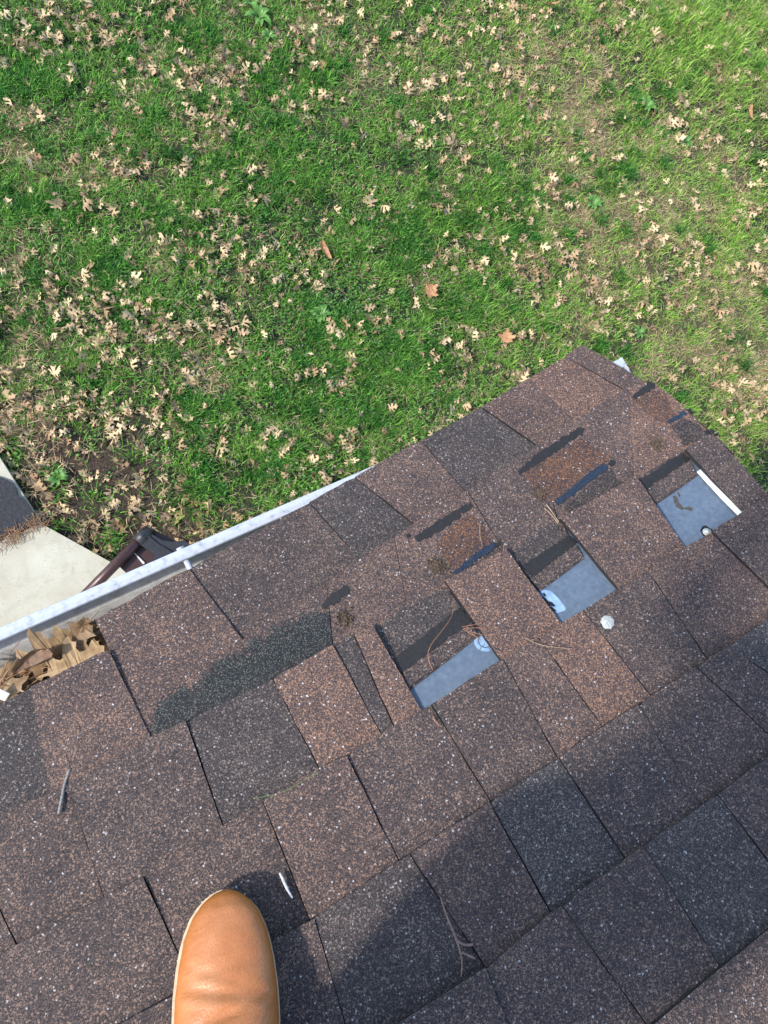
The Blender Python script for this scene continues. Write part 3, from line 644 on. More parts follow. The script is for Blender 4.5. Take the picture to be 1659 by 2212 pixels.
x, y, ins, st, lu, ba, ri, px, py, clump = (a[kk] for a in (x, y, ins, st, lu, ba, ri, px, py, clump)); n = len(x)
r1 = rng.random(n); is_st = r1 < (.13 + .62 * st + .12 * ri)
G1 = np.array([.045, .165, .018]); G2 = np.array([.20, .47, .052]); G3 = np.array([.42, .64, .10]); GL = np.array([.025, .140, .022])
t1 = rng.random(n)[:, None]; col = G1 * (1 - t1) + G2 * t1
col = col * (1 - .65 * lu[:, None]) + (GL * (1 - t1) + G2 * .85 * t1) * .65 * lu[:, None]
yel = np.clip(ri * 1.0 + .2 * vnoise(x, y, .5, 31), 0, 1)[:, None] * rng.random(n)[:, None]; col = col * (1 - yel) + G3 * yel
sc = np.array([.80, .62, .36]) * rng.uniform(.35, 1.2, n)[:, None]; col = np.where(is_st[:, None], sc, col)
col = col * rng.uniform(.6, 1.25, n)[:, None]
tall = sm(1300, 1600, px) * sm(350, 60, py)
length = rng.uniform(.028, .066, n) * (.65 + .75 * clump) * (1 + .8 * lu) * (1 + 1.0 * tall) * np.where(ins, 1, 1.3)
width = rng.uniform(.0028, .0056, n) * np.where(ins, 1, 2.2) * np.where(is_st, .75, 1)
lay = np.where(is_st, rng.uniform(.95, 1.45, n), rng.uniform(.35, 1.25, n))
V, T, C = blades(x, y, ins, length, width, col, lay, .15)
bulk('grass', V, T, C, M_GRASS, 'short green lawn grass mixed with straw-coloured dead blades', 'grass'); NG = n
# taller dark tufts
tx_ = []; 
rt_ = random.Random(5)
for (bx, by, br_, bk_) in LUSH:
    for _ in range(int(5 + br_ / 9)): g_ = G(bx + rt_.gauss(0, br_ * .6), by + rt_.gauss(0, br_ * .6), 0); tx_.append((g_[0], g_[1]))
for _ in range(260): g_ = (rng.uniform(-7, 2), rng.uniform(-5.5, .8)); tx_.append(g_)
tx_ = np.array(tx_); tx_ = tx_[keep(tx_[:, 0], tx_[:, 1])]; tx_ = tx_[fields(tx_[:, 0], tx_[:, 1])[4] < .5]; nb = 90
x = np.repeat(tx_[:, 0], nb) + rng.normal(0, .030, len(tx_) * nb); y = np.repeat(tx_[:, 1], nb) + rng.normal(0, .030, len(tx_) * nb); n = len(x)
t1 = rng.random(n)[:, None]; col = (np.array([.022, .105, .016]) * (1 - t1) + np.array([.085, .27, .035]) * t1) * np.repeat(rng.uniform(.75, 1.25, len(tx_)), nb)[:, None]
V, T, C = blades(x, y, np.ones(n, bool), rng.uniform(.05, .095, n), rng.uniform(.0035, .006, n), col, rng.uniform(.15, 1.1, n), .2)
bulk('grass_tufts', V, T, C, M_GRASS, 'darker taller grass tufts standing in the lawn', 'grass')
# long straw stems on the bare spots
x, y, ins = sample(1700, 60); px, py, st, lu, ba, ri = fields(x, y)
kk = rng.random(len(x)) < np.clip(st * 1.0 + ba * .35 - .1, 0.16, 1); x, y, ins = x[kk], y[kk], ins[kk]; n = len(x)
col = np.array([.66, .50, .28]) * rng.uniform(.5, 1.1, n)[:, None]
V, T, C = blades(x, y, ins, rng.uniform(.025, .085, n), rng.uniform(.0014, .0030, n), col, np.full(n, 1.4) + rng.uniform(-.1, .1, n))
V[:, 2] += .022
bulk('dead_straw', V, T, C, M_GRASS, 'pale dead straw stems matted on the lawn', 'straw')
# clover and chickweed: small round leaves, in patches
x, y, ins = sample(2600, 120); px, py, st, lu, ba, ri = fields(x, y)
cl = sm(.40, .62, vnoise(x, y, .22, 41) * .6 + vnoise(x, y, .08, 42) * .4) * (1 - .6 * ri) + blobs(px, py, [(760, 740, 180, .8), (500, 500, 120, .5), (620, 250, 100, .4), (900, 820, 150, .6), (560, 1010, 90, .5), (300, 1020, 90, .35)])
kk = rng.random(len(x)) < np.clip(cl * .6, .02, 1) * (1 - .75 * st) * (1 - .75 * ba); x, y, ins = x[kk], y[kk], ins[kk]; n = len(x)
rad = rng.uniform(.0045, .0095, n); z = gz(x, y) + rng.uniform(.018, .045, n); tx = rng.normal(0, .35, n); ty = rng.normal(0, .35, n)
ang = np.linspace(0, 2 * math.pi, 7)[:-1]; V = np.zeros((n, 6, 3))
for i, a in enumerate(ang):
    dx = rad * math.cos(a); dy = rad * math.sin(a) * rng.uniform(.6, 1, n); V[:, i] = np.stack([x + dx, y + dy, z + dx * tx + dy * ty], -1)
o = (np.arange(n) * 6)[:, None]; T = np.concatenate([o + [0, 1, 2], o + [0, 2, 3], o + [0, 3, 4], o + [0, 4, 5]], 1).reshape(-1, 3)
t1 = rng.random(n)[:, None]; col = np.array([.045, .14, .028]) * (1 - t1) + np.array([.15, .32, .06]) * t1
bulk('clover', V.reshape(-1, 3), T, np.repeat(col, 6, axis=0), M_GRASS, 'small round leaved clover and chickweed patches in the lawn', 'clover')
# tiny white flowers
x, y, ins = sample(420, 12); px, py = pix(np.stack([x, y, np.zeros_like(x)], -1))
fl = blobs(px, py, [(760, 730, 150, 1), (900, 660, 110, .7), (560, 560, 110, .55), (1120, 640, 80, .45), (600, 900, 120, .45), (470, 980, 90, .5), (300, 860, 110, .25), (560, 1010, 80, .6), (950, 800, 90, .5)])
kk = rng.random(len(x)) < fl; x, y = x[kk], y[kk]; n = len(x); z = gz(x, y) + rng.uniform(.04, .055, n); rad = rng.uniform(.0018, .0032, n); V = np.zeros((n, 5, 3))
for i in range(4): V[:, i] = np.stack([x + rad * math.cos(i * 1.57), y + rad * math.sin(i * 1.57), z], -1)
V[:, 4] = np.stack([x, y, z + rad * .6], -1)
o = (np.arange(n) * 5)[:, None]; T = np.concatenate([o + [0, 1, 4], o + [1, 2, 4], o + [2, 3, 4], o + [3, 0, 4]], 1).reshape(-1, 3)
bulk('white_flowers', V.reshape(-1, 3), T, np.full((n * 5, 3), .75), M_GRASS, 'tiny white chickweed flowers dotted over the green lawn', 'flowers')

# ------------------------------------------------------------------ fallen leaves
def oak_outline(seed, lobes=3):
    """Pin oak leaf: narrow body, deep sinuses, pointed lobes; length 1 along +y"""
    r = random.Random(seed); out = []
    base = [(.011, 0), (.013, .14), (.05, .20), (.20, .21), (.35, .15), (.40, .24), (.25, .30), (.075, .34), (.09, .41), (.25, .43), (.43, .44), (.49, .58), (.35, .56), (.36, .68), (.20, .57), (.075, .62), (.09, .70), (.20, .73), (.27, .86), (.14, .84), (.10, .93), (.04, .90)]
    for sgn in (1, -1):
        g1, g2, g3 = r.uniform(.55, 1.15), r.uniform(.7, 1.2), r.uniform(.6, 1.3); sh = r.uniform(-.05, .05)
        q = []
        for a, b in base:
            g = g1 if b < .36 else g2 if b < .66 else g3
            q.append((sgn * (a * g + (r.uniform(-.02, .02) if a > .1 else 0)), b + (sh + r.uniform(-.02, .02) if b > .15 and a > .06 else 0)))
        out.append(q)
    return out[0] + [(r.uniform(-.03, .03), 1.04)] + out[1][::-1]
def broad_outline(seed):
    r = random.Random(seed); out = []
    base = [(.012, 0), (.02, .12), (.10, .16), (.22, .13), (.31, .17), (.26, .23), (.18, .27), (.14, .33), (.16, .39), (.28, .40), (.40, .43), (.46, .52), (.36, .52), (.33, .60), (.24, .58), (.17, .61), (.16, .67), (.20, .73), (.29, .82), (.19, .83), (.14, .92), (.06, .90)]
    for sgn in (1, -1):
        g = r.uniform(.8, 1.15); out.append([(sgn * a * g, b + (r.uniform(-.015, .015) if a > .1 else 0)) for a, b in base])
    return out[0] + [(0, 1.03)] + out[1][::-1]
def maple_outline(seed):
    r = random.Random(seed); pts = []
    for sgn in (1, -1):
        p = [(.012, 0), (.015, .16), (.16, .12), (.22, .20), (.40, .18), (.34, .30), (.30, .36), (.44, .42), (.56, .62), (.36, .60), (.24, .58), (.28, .72), (.20, .76), (.11, .74), (.09, .84)]
        pts.append([(sgn * a * r.uniform(.9, 1.1), b) for a, b in p])
    return pts[0] + [(0, 1.0)] + pts[1][::-1]
def oval_outline(seed):
    return [(.17 * math.sin(t) * (1 - .25 * math.cos(t)), .5 - .5 * math.cos(t)) for t in np.linspace(0, 2 * math.pi, 19)[:-1]]
def leaf_mesh(name, outline, curl, twist, fold, m, seed=0, inner=True):
    bm = bmesh.new(); vs = [bm.verts.new((a, b, 0)) for a, b in outline]; 
    tris = tessellate_polygon([[Vector((a, b, 0)) for a, b in outline]])
    for t in tris:
        try: bm.faces.new([vs[i] for i in t])
        except ValueError: pass
    long_e = [e for e in bm.edges if e.calc_length() > .16]
    bmesh.ops.subdivide_edges(bm, edges=long_e, cuts=1); bmesh.ops.triangulate(bm, faces=bm.faces)
    r = random.Random(seed)
    ph = r.uniform(0, 6)
    for v_ in bm.verts:
        a, b = v_.co.x, v_.co.y; z = fold * abs(a) * 1.1 + curl * (b - .45) ** 2 * 1.2 + twist * a * (b - .5) * 1.5 + .03 * math.sin(14 * b + ph) * abs(a) * 3 + .035 * math.sin(9 * a + ph)
        v_.co.z = z
    for f in bm.faces: f.normal_update()
    bmesh.ops.recalc_face_normals(bm, faces=bm.faces)
    me = bpy.data.meshes.new(name); bm.to_mesh(me); bm.free(); me.materials.append(m); return me
def leaf_mat(name, c1, c2, c3):
    m, nt, b = mat(name); tc = N(nt, 'ShaderNodeTexCoord'); oi = N(nt, 'ShaderNodeObjectInfo')
    r = ramp(nt, [(0, c1), (.5, c2), (1, c3)]); L(nt, oi.outputs['Random'], r.inputs[0])
    nz = N(nt, 'ShaderNodeTexNoise'); nz.inputs['Scale'].default_value = 7; nz.inputs['Detail'].default_value = 6; L(nt, tc.outputs['Object'], nz.inputs['Vector'])
    k = ramp(nt, [(.35, (.62, .56, .50)), (.65, (1.08, 1.05, 1.0))]); L(nt, nz.outputs['Fac'], k.inputs[0])
    col = mixc(nt, 1.0, r.outputs[0], k.outputs[0], 'MULTIPLY')
    sp = N(nt, 'ShaderNodeSeparateXYZ'); L(nt, tc.outputs['Object'], sp.inputs[0])      # midrib
    rib = math_n(nt, 'LESS_THAN', math_n(nt, 'ABSOLUTE', sp.outputs[0]), .010)
    col = mixc(nt, math_n(nt, 'MULTIPLY', rib, .5), col, (.50, .36, .20))
    L(nt, col, b.inputs['Base Color']); b.inputs['Roughness'].default_value = .6
    tr = N(nt, 'ShaderNodeBsdfTranslucent'); L(nt, col, tr.inputs[0]); mx = N(nt, 'ShaderNodeMixShader'); mx.inputs[0].default_value = .2
    L(nt, b.outputs[0], mx.inputs[1]); L(nt, tr.outputs[0], mx.inputs[2]); L(nt, mx.outputs[0], nt.nodes['Material Output'].inputs[0])
    return m
M_LEAF = leaf_mat('dry_oak_leaf', (.36, .22, .11), (.62, .44, .23), (.78, .61, .36))
M_LEAFB = leaf_mat('brown_leaf', (.22, .135, .085), (.33, .22, .14), (.42, .30, .20))
M_LEAFO = leaf_mat('orange_brown_leaf', (.50, .27, .13), (.54, .30, .15), (.58, .33, .17))
M_LEAFG = leaf_mat('gutter_oak_leaf', (.26, .17, .09), (.38, .26, .14), (.48, .35, .20))
OAK = [leaf_mesh('oak_leaf_shape', oak_outline(i, 3), random.uniform(-1.1, 1.6), random.uniform(-1.6, 1.6), random.uniform(-.9, .8), M_LEAF, i) for i in range(16)]
OAKB = [me.copy() for me in OAK[:6]]
for me in OAKB: me.materials.clear(); me.materials.append(M_LEAFB)
MAPLE = leaf_mesh('maple_leaf_shape', maple_outline(1), .5, .4, .35, M_LEAFO, 3)
OVAL = leaf_mesh('oval_leaf_shape', oval_outline(1), .6, .3, .9, M_LEAFO, 4)
def put_leaf(name, me, p, s, rz, tilt, label, cat='leaf', group=None, rx=None):
    o = bpy.data.objects.new(name, me); COL.objects.link(o); o.location = tuple(p); o.scale = (s * random.choice((.62, .8, 1)), s, s) if group else (s, s, s)
    o.rotation_euler = (tilt[0], tilt[1], rz); tag(o, label, cat, group); return o
# scattering: dense towards the patio, thinner on the right
N_TRY = 26000
lx = rng.uniform(-7, 1.6, N_TRY); ly = rng.uniform(-5.4, .2, N_TRY); lpx, lpy = pix(np.stack([lx, ly, np.zeros(N_TRY)], -1))
ins = (lpx > -60) & (lpx < 1720) & (lpy > -60) & (lpy < 1330)
dens = .34 + .24 * sm(900, 0, lpx) + blobs(lpx, lpy, [(150, 1080, 190, 3), (330, 1130, 170, 3), (60, 900, 100, .8), (480, 1040, 130, 1.3), (620, 1040, 120, .6), (90, 650, 90, .35), (220, 500, 120, .35), (280, 620, 90, .4), (620, 870, 90, .35), (560, 600, 80, .2), (280, 1180, 120, 1.3), (60, 980, 90, .8)])
dens = dens * (.25 + 1.5 * sm(.35, .75, vnoise(lx, ly, .22, 61)))
kk = keep(lx, ly) & (rng.random(N_TRY) < np.where(ins, dens, .05)) 
dd = np.where(ins, 0, 9) + np.hypot(lx - CW[0], ly - CW[1])
idx = np.where(kk)[0]; idx = idx[np.argsort(dd[idx])]
GRP = 'dry oak leaves fallen on the lawn'
MARKS = [(60, 300, 'beside the straw patch at the left edge of the lawn'), (110, 60, 'in the upper left corner of the lawn'), (400, 60, 'left of the weeds at the top edge of the lawn'), (720, 120, 'around the pale straw patch at the top of the lawn'), (1050, 80, 'at the top middle of the lawn'),
 (1400, 60, 'in the tall grass of the upper right corner'), (350, 330, 'in the upper left third of the lawn'), (640, 400, 'above the long oval leaf on the lawn'), (950, 380, 'in the upper middle of the lawn, above the maple leaf'), (1260, 330, 'among the straw in the upper right of the lawn'), (1560, 300, 'near the right edge of the lawn'),
 (90, 600, 'at the left edge of the lawn, halfway down'), (330, 640, 'left of the oval leaf, halfway down the lawn'), (560, 640, 'just below left of the long oval leaf'), (800, 620, 'close to the left of the large maple leaf'), (1050, 620, 'just right of the large maple leaf'), (1300, 580, 'on the grass above the roof corner'), (1580, 650, 'at the right edge of the lawn beyond the roof corner'),
 (80, 850, 'by the bare straw patch low on the left of the lawn'), (420, 840, 'around the bare straw patch above the gutter'), (700, 850, 'on the lawn above the middle of the gutter'), (980, 800, 'on the lawn just beyond the eave near the folded maple leaf'), (1540, 880, 'on the lawn right of the roof rake'),
 (110, 1020, 'on bare soil beside the black coated slab'), (220, 1120, 'on bare soil at the corner of the patio'), (400, 1080, 'on the soil behind the brown tubular stand'), (560, 1020, 'on the lawn right above the gutter lip')]
def leaf_label(x, y, s, brown):
    m_ = min(MARKS, key=lambda q: (q[0] - x) ** 2 + (q[1] - y) ** 2)
    return ('large ' if s > .060 else 'small ') + ('brown' if brown else 'tan') + ' lobed oak leaf ' + m_[2]
nind = 0; rest = []
for i in idx:
    s = random.choice((random.uniform(.035, .065), random.uniform(.055, .085), random.uniform(.07, .105))); th = random.uniform(0, 6.28); nearp = lpx[i] < 560 and lpy[i] > 930
    z = float(gz(lx[i], ly[i])) + (.010 if nearp else random.uniform(.016, .042)); q = (float(lx[i]), float(ly[i]), z)
    tl_ = (random.gauss(0, .6), random.gauss(0, .6)); brown = random.random() < (.45 if nearp else .22)
    if ins[i] and nind < 286:
        put_leaf('oak_leaf', random.choice(OAKB if brown else OAK), q, s, th, tl_, leaf_label(lpx[i], lpy[i], s, brown), 'leaf', GRP); nind += 1
    else: rest.append((q, s, th, tl_, brown))
# the others as one piece
V = []; T = []; C = []; base = 0
arr = []
for me in OAK[:10]:
    co = np.zeros(len(me.vertices) * 3); me.vertices.foreach_get('co', co); tri = np.array([list(p.vertices) for p in me.polygons]); arr.append((co.reshape(-1, 3), tri))
from mathutils import Euler
for q, s, th, tl_, brown in rest:
    co, tri = random.choice(arr); Rm = np.array(Euler((tl_[0], tl_[1], th)).to_matrix()); v_ = (co * [random.choice((.62, .8, 1)), 1, 1] * s) @ Rm.T + np.array(q)
    V.append(v_); T.append(tri + base); base += len(co)
    t = random.random(); c = np.array([.32, .20, .11]) * (1 - t) + np.array([.74, .57, .34]) * t
    C.append(np.tile(c * (.65 if brown else 1), (len(co), 1)))
bulk('scattered_oak_leaves', np.vstack(V), np.vstack(T), np.vstack(C), attr_mat('dry_leaf_litter', .6, .15), 'dry oak leaves scattered over the farther lawn', 'leaves')
NREST = len(rest)
def lawn_pt(x, y, dz=.035): g = G(x, y, 0); return (g[0], g[1], float(gz(g[0], g[1])) + dz)
def img_rot(a):                               # heading on the ground for a picture angle (degrees, counter-clockwise from right)
    v_ = RW @ np.array([math.cos(math.radians(a)), math.sin(math.radians(a)), 0]); return math.atan2(v_[1], v_[0]) - math.pi / 2
put_leaf('maple_leaf', MAPLE, lawn_pt(915, 640), .115, img_rot(40), (.2, .1), 'large orange-brown maple leaf on the grass in the middle of the lawn')
put_leaf('maple_leaf', MAPLE, lawn_pt(1090, 748), .110, img_rot(80), (.5, -.3), 'orange-brown folded maple leaf on the grass nearest the roof corner')
put_leaf('maple_leaf', MAPLE, lawn_pt(1190, 18), .120, img_rot(250), (.6, .5), 'curled brown maple leaf at the top edge of the lawn')
put_leaf('oval_leaf', OVAL, lawn_pt(712, 570), .13, img_rot(125), (.1, .2), 'long oval brown leaf lying alone on the grass left of the maple leaf')
put_leaf('oval_leaf', OVAL, lawn_pt(1612, 270), .12, img_rot(100), (.1, .2), 'narrow brown leaf at the right edge of the lawn')

# weeds: broad-leaved rosettes
M_WEED = simple('bright_weed_leaf', (.13, .28, .05), .5, scale=30, col2=(.07, .18, .03))
def weed(x, y, s, nl, label, seed):
    r = random.Random(seed); p = lawn_pt(x, y, .015); root = empty('weed', p, label, 'weed', 'broad-leaved weeds in the lawn')
    for k in range(nl):
        a = 6.28 * k / nl + r.uniform(-.3, .3); ln = s * r.uniform(.7, 1.1); wd = ln * .2; V = []; F = []
        for j in range(6):
            t = j / 5; ww = wd * (.25 + 1.5 * t * (1 - t) * 2) * (0.15 if j == 5 else 1); zz_ = .05 * math.sin(t * 2.4) * s / .1
            c = np.array([math.cos(a) * ln * t, math.sin(a) * ln * t, zz_]); sd_ = np.array([-math.sin(a), math.cos(a), 0]) * ww
            V += [c - sd_ + [0, 0, ww * .4], c, c + sd_ + [0, 0, ww * .4]]
            if j: b_ = (j - 1) * 3; F += [(b_, b_ + 1, b_ + 4, b_ + 3), (b_ + 1, b_ + 2, b_ + 5, b_ + 4)]
        obj('leaf_blade', V, F, M_WEED, root, True)
for args in ((560, 45, .10, 10, 'light green broad-leaved weed clump nearest the top edge of the lawn', 1), (545, 12, .07, 8, 'small light green weed at the very top edge of the lawn', 2), (580, 88, .06, 7, 'small weed rosette just below the top weed clump', 3),
             (1395, 232, .08, 10, 'bright green weed rosette on the upper right of the lawn', 4), (1480, 308, .06, 8, 'small bright weed rosette right of the larger one', 5), (1280, 440, .07, 9, 'green weed rosette beside pale straw on the right of the lawn', 6),
             (690, 682, .07, 14, 'dark green bushy grass tuft left of centre of the lawn', 7), (130, 1035, .06, 9, 'green weed growing among brown leaves by the patio corner', 8), (1380, 718, .06, 8, 'light green weed rosette beyond the roof corner', 9)):
    weed(*args)

# ------------------------------------------------------------------ brown tubular stand below the gutter
HZ = 1.05
st_p = G(250, 1220, 0); stand = empty('garden_stand', (st_p[0], st_p[1], 0), 'brown tubular steel stand with black plastic bracket below the gutter, beside the patio', 'garden stand')
sb = np.array([st_p[0], st_p[1], 0]); g = lambda x, y, z: G(x, y, z) - sb
ta, tb = g(324, 1143, HZ), g(170, 1300, HZ)
obj('tube', *tube_vf([ta, ta + (tb - ta) * .5, tb], .021, 16), M_TUBEB, stand, True)
obj('tube_cap', *tube_vf([ta + (ta - tb) * .022, ta + (ta - tb) * .002], .0215, 16), M_PLAS, stand, True)
def wslab(name, pts, z0, z1, m): V, F = prism_vf([g(x, y, (z0 + z1) / 2)[:2] for x, y in pts], z1, z0); return obj(name, V, F, m, stand)
wslab('panel', [(334, 1148), (376, 1168), (400, 1180), (440, 1205), (340, 1300), (262, 1228)], HZ - .10, HZ - .03, M_TUBEB)
wslab('panel_trim', [(289, 1194), (293, 1196), (313, 1216), (309, 1219)], HZ - .03, HZ - .022, M_FASCIA)
br = wslab('bracket', [(303, 1153), (316, 1148), (330, 1156), (350, 1168), (372, 1172), (398, 1168), (420, 1185), (380, 1235), (325, 1260), (316, 1245), (330, 1217), (335, 1200), (322, 1190), (300, 1175)], HZ - .018, HZ + .014, M_PLAS)
wslab('bracket_rib', [(346, 1182), (349, 1179), (376, 1196), (374, 1199)], HZ + .014, HZ + .024, M_PLAS)
wslab('bracket_rib', [(318, 1160), (321, 1158), (348, 1180), (345, 1183)], HZ + .014, HZ + .022, M_PLAS)
d_ = (tb - ta) / np.linalg.norm(tb - ta)
ca_ = g(309, 1159, HZ); obj('clamp', *tube_vf([ca_ - d_ * .030, ca_ + d_ * .030], .027, 16), M_PLAS, stand, True)
for q in ((334, 1160), (420, 1230), (200, 1290)):
    p = g(*q, HZ - .05); obj('leg', *tube_vf([p, (p[0], p[1], 0)], .012, 10), M_TUBEB, stand, True)

# ------------------------------------------------------------------ things lying in the gutter
def gl(x, y, z): return G(x, y, LZ + z)
GL_ = []
def gleaf(me, x, y, z, s, a, tilt, label):
    o = put_leaf('oak_leaf', me, gl(x, y, z), s, img_rot(a), tilt, label, 'leaf'); return o
OG = []
for i in range(5):
    me = leaf_mesh('gutter_leaf_shape', broad_outline(40 + i), random.uniform(-.2, .35), random.uniform(-.4, .4), random.uniform(-.2, .3), M_LEAF, 40 + i); me.materials.clear(); me.materials.append(M_LEAFG if i < 4 else M_LEAFB); OG.append(me)
gleaf(OG[0], 85, 1462, -.020, .115, 20, (.25, .1), 'largest tan oak leaf in the gutter, by the broken shingle edge')
gleaf(OG[1], 40, 1455, -.016, .10, 38, (.1, .3), 'tan oak leaf in the gutter left of the largest one, under the lip')
gleaf(OG[2], 135, 1448, -.020, .085, 62, (.3, -.2), 'slim tan oak leaf in the gutter touching the shingle corner')
gleaf(OG[3], 60, 1500, -.014, .09, 150, (-.2, .2), 'greyish tan oak leaf in the gutter against the lowest shingles')
gleaf(OG[0], 175, 1420, -.024, .06, 25, (.3, .4), 'small broken tan oak leaf in the gutter next to the shingle corner')
gleaf(OG[1], 20, 1480, -.020, .07, 300, (-.4, .1), 'small tan oak leaf in the gutter near the white scrap')
gleaf(OG[2], 185, 1378, -.016, .042, 95, (.8, .1), 'tiny upright tan leaf fragment on the gutter wall')
OVB = OVAL.copy(); OVB.materials.clear(); OVB.materials.append(M_LEAFB)
put_leaf('oval_leaf', OVB, gl(120, 1462, -.012), .050, img_rot(-35), (.5, .3), 'narrow curled red-brown leaf lying across the gutter leaves')
put_leaf('oval_leaf', OVB, gl(25, 1440, -.012), .07, img_rot(48), (.4, .7), 'long brown curled leaf in the gutter at the left edge')
# litter filling the trough
V = []; T = []; C = []; base = 0
for i in range(700):
    co, tri = random.choice(arr); xx = random.uniform(g0[0] - .22, LEFT_U); 
    if xx < .10: continue
    s = random.uniform(.035, .065); Rm = np.array(Euler((random.gauss(0, .2), random.gauss(0, .2), random.uniform(0, 6.28))).to_matrix())
    q = np.array([xx, GY(xx) + random.uniform(.045, .095), LZ - .045 + random.uniform(-.018, .008)])
    v_ = (co * [1, 1, .5] * s) @ Rm.T + q; ylim = GY(xx) + .010
    
    if v_[:, 1].min() < ylim + .020 or v_[:, 1].max() > ylim + .096: continue
    V.append(v_); T.append(tri + base); base += len(co); t = random.random(); C.append(np.tile(np.array([.10, .065, .04]) * (1 - t) + np.array([.32, .23, .14]) * t, (len(co), 1)))
bulk('gutter_leaf_litter', np.vstack(V), np.vstack(T), np.vstack(C), attr_mat('gutter_litter', .8, 0), 'rotting brown leaf litter filling the gutter behind the larger leaves', 'leaf litter')
V = []; T = []; C = []; base = 0
for i in range(150):                          # pine needles drifting along the back of the gutter
    xx = random.uniform(.05, g0[0] + .25); ln = random.uniform(.05, .11); a = random.gauss(.10, .25) + math.pi * random.randint(0, 1)
    c0 = np.array([xx, GY(xx) + .058 + random.gauss(0, .010) + (.0 if xx > .18 else .005), LZ - .028 + random.uniform(-.014, .014)]); bend = random.uniform(-.3, .3)
    pts = [c0 + np.array([math.cos(a + bend * t) * ln * t, math.sin(a + bend * t) * ln * t, .012 * random.random() * t]) for t in (-.5, -.15, .2, .5)]
    for p_ in pts: p_[1] = min(max(p_[1], GY(p_[0]) + .018), GY(p_[0]) + .098)
    v_, f_ = tube_vf(pts, .0007, 3, False); tr_ = []
    for q in f_: tr_ += [(q[0], q[1], q[2]), (q[0], q[2], q[3])]
    V.append(np.array(v_)); T.append(np.array(tr_) + base); base += len(v_); t = random.random(); C.append(np.tile(np.array([.22, .10, .05]) * (1 - t) + np.array([.50, .32, .17]) * t, (len(v_), 1)))
bulk('gutter_pine_needles', np.vstack(V), np.vstack(T), np.vstack(C), attr_mat('pine_needles', .6, 0), 'rust brown pine needles drifted along the gutter', 'pine needles')
pp = gl(2, 1500, -.006)
V, F = box_vf((0, 0, 0), (.020, .014, .0012)); o = tag(obj('paper_scrap', V, F, M_PAPER), 'white scrap in the gutter at the left edge', 'scrap'); o.location = tuple(pp); o.rotation_euler = (.3, .2, img_rot(60))
md = o.modifiers.new('b', 'BEVEL'); md.width = .004; md.segments = 2
# needles along the patio joint
V = []; T = []; C = []; base = 0
for i in range(140):
    t0 = random.random(); c0 = e1 + jd * (t0 * 1.6 - .05) + np.array([random.gauss(0, .02), random.gauss(0, .02), .012]); a = random.uniform(0, 6.28); ln = random.uniform(.04, .1)
    dv_ = np.array([math.cos(a), math.sin(a), 0]) * ln / 2; v_, f_ = tube_vf([c0 - dv_, c0 + dv_ * .1 + [0, 0, .006], c0 + dv_], .0014, 3, False); tr_ = []
    for q in f_: tr_ += [(q[0], q[1], q[2]), (q[0], q[2], q[3])]
    V.append(np.array(v_)); T.append(np.array(tr_) + base); base += len(v_); t = random.random(); C.append(np.tile(np.array([.16, .08, .04]) * (1 - t) + np.array([.40, .25, .14]) * t, (len(v_), 1)))
bulk('patio_needle_litter', np.vstack(V), np.vstack(T), np.vstack(C), attr_mat('patio_litter', .7, 0), 'brown pine needles caught in the joint between the patio slabs', 'pine needles')

# ------------------------------------------------------------------ things lying on the shingles
def on_roof(name, strands, m, label, cat, n=7, group=None):
    """strands: list of (picture points, radius or radii, height above the shingles)"""
    parts = []; first = None
    for pts, rad, hh in strands:
        hs = hh if hasattr(hh, '__len__') else [hh] * len(pts)
        q = []
        for (x, y), h_ in zip(pts, hs): p0 = P(x, y, .01); q.append(W(P(x, y, surf_h(p0[0], p0[1]) + .0036 + h_)))
        # smooth through the points
        q = np.array(q); t = np.linspace(0, len(q) - 1, max(6, 4 * len(q))); qq = np.stack([np.interp(t, range(len(q)), q[:, k]) for k in range(3)], -1)
        for _ in range(2): qq[1:-1] = (qq[:-2] + 2 * qq[1:-1] + qq[2:]) / 4
        rr = (.55 if cat == 'pine needle' else .8) * np.interp(t, range(len(q)), rad if hasattr(rad, '__len__') else [rad] * len(q))
        parts.append(tube_vf(qq, rr, n))
    V, F = join_vf(parts); o = obj(name, V, F, m, smooth=True); rebase(o, W(P(*strands[0][0][0], .005))); return tag(o, label, cat, group)
on_roof('twig', [([(151, 1661), (141, 1690), (134, 1722), (127, 1757)], [.0022, .0026, .0022, .0024], .001)], M_STICK, 'short curved grey twig on the shingles at the left edge', 'twig')
on_roof('twig', [([(604, 1885), (613, 1903), (621, 1922), (632, 1940)], [.0016, .0026, .0020, .0012], .003)], M_STICKW, 'short white bare stick on the shingles next to the boot', 'twig')
on_roof('twig', [([(951, 1937), (962, 1972), (978, 2010), (990, 2040), (999, 2075), (996, 2110)], [.0009, .0014, .0016, .0016, .0013, .0008], [.002, .007, .008, .006, .003, .001]), ([(988, 2033), (1003, 2042), (1021, 2041)], [.0016, .0017, .0020], [.006, .006, .003]), ([(997, 2058), (1012, 2064), (1026, 2071)], [.0014, .0016, .0019], [.004, .004, .002])], M_TWIG, 'thin forked brown twig on the lowest shingles in view', 'twig')
NG_ = 'pine needles lying on the shingles'
on_roof('pine_needle', [([(547, 1725), (580, 1719), (612, 1711), (650, 1690), (690, 1667)], [.0009, .0009, .0009, .0008, .0007], .002)], M_NEEDLEG, 'long green pine needle along a shingle edge', 'pine needle', 5, NG_)
on_roof('pine_needle', [([(984, 1302), (975, 1335), (955, 1362), (932, 1390), (924, 1410), (927, 1430), (935, 1448)], [.0005, .0005, .0006, .0007, .0009, .0011, .0008], [.004, .006, .006, .005, .003, .002, .001])], M_NEEDLE, 'long curved rust pine needle across the tar strip of the left hole', 'pine needle', 5, NG_)
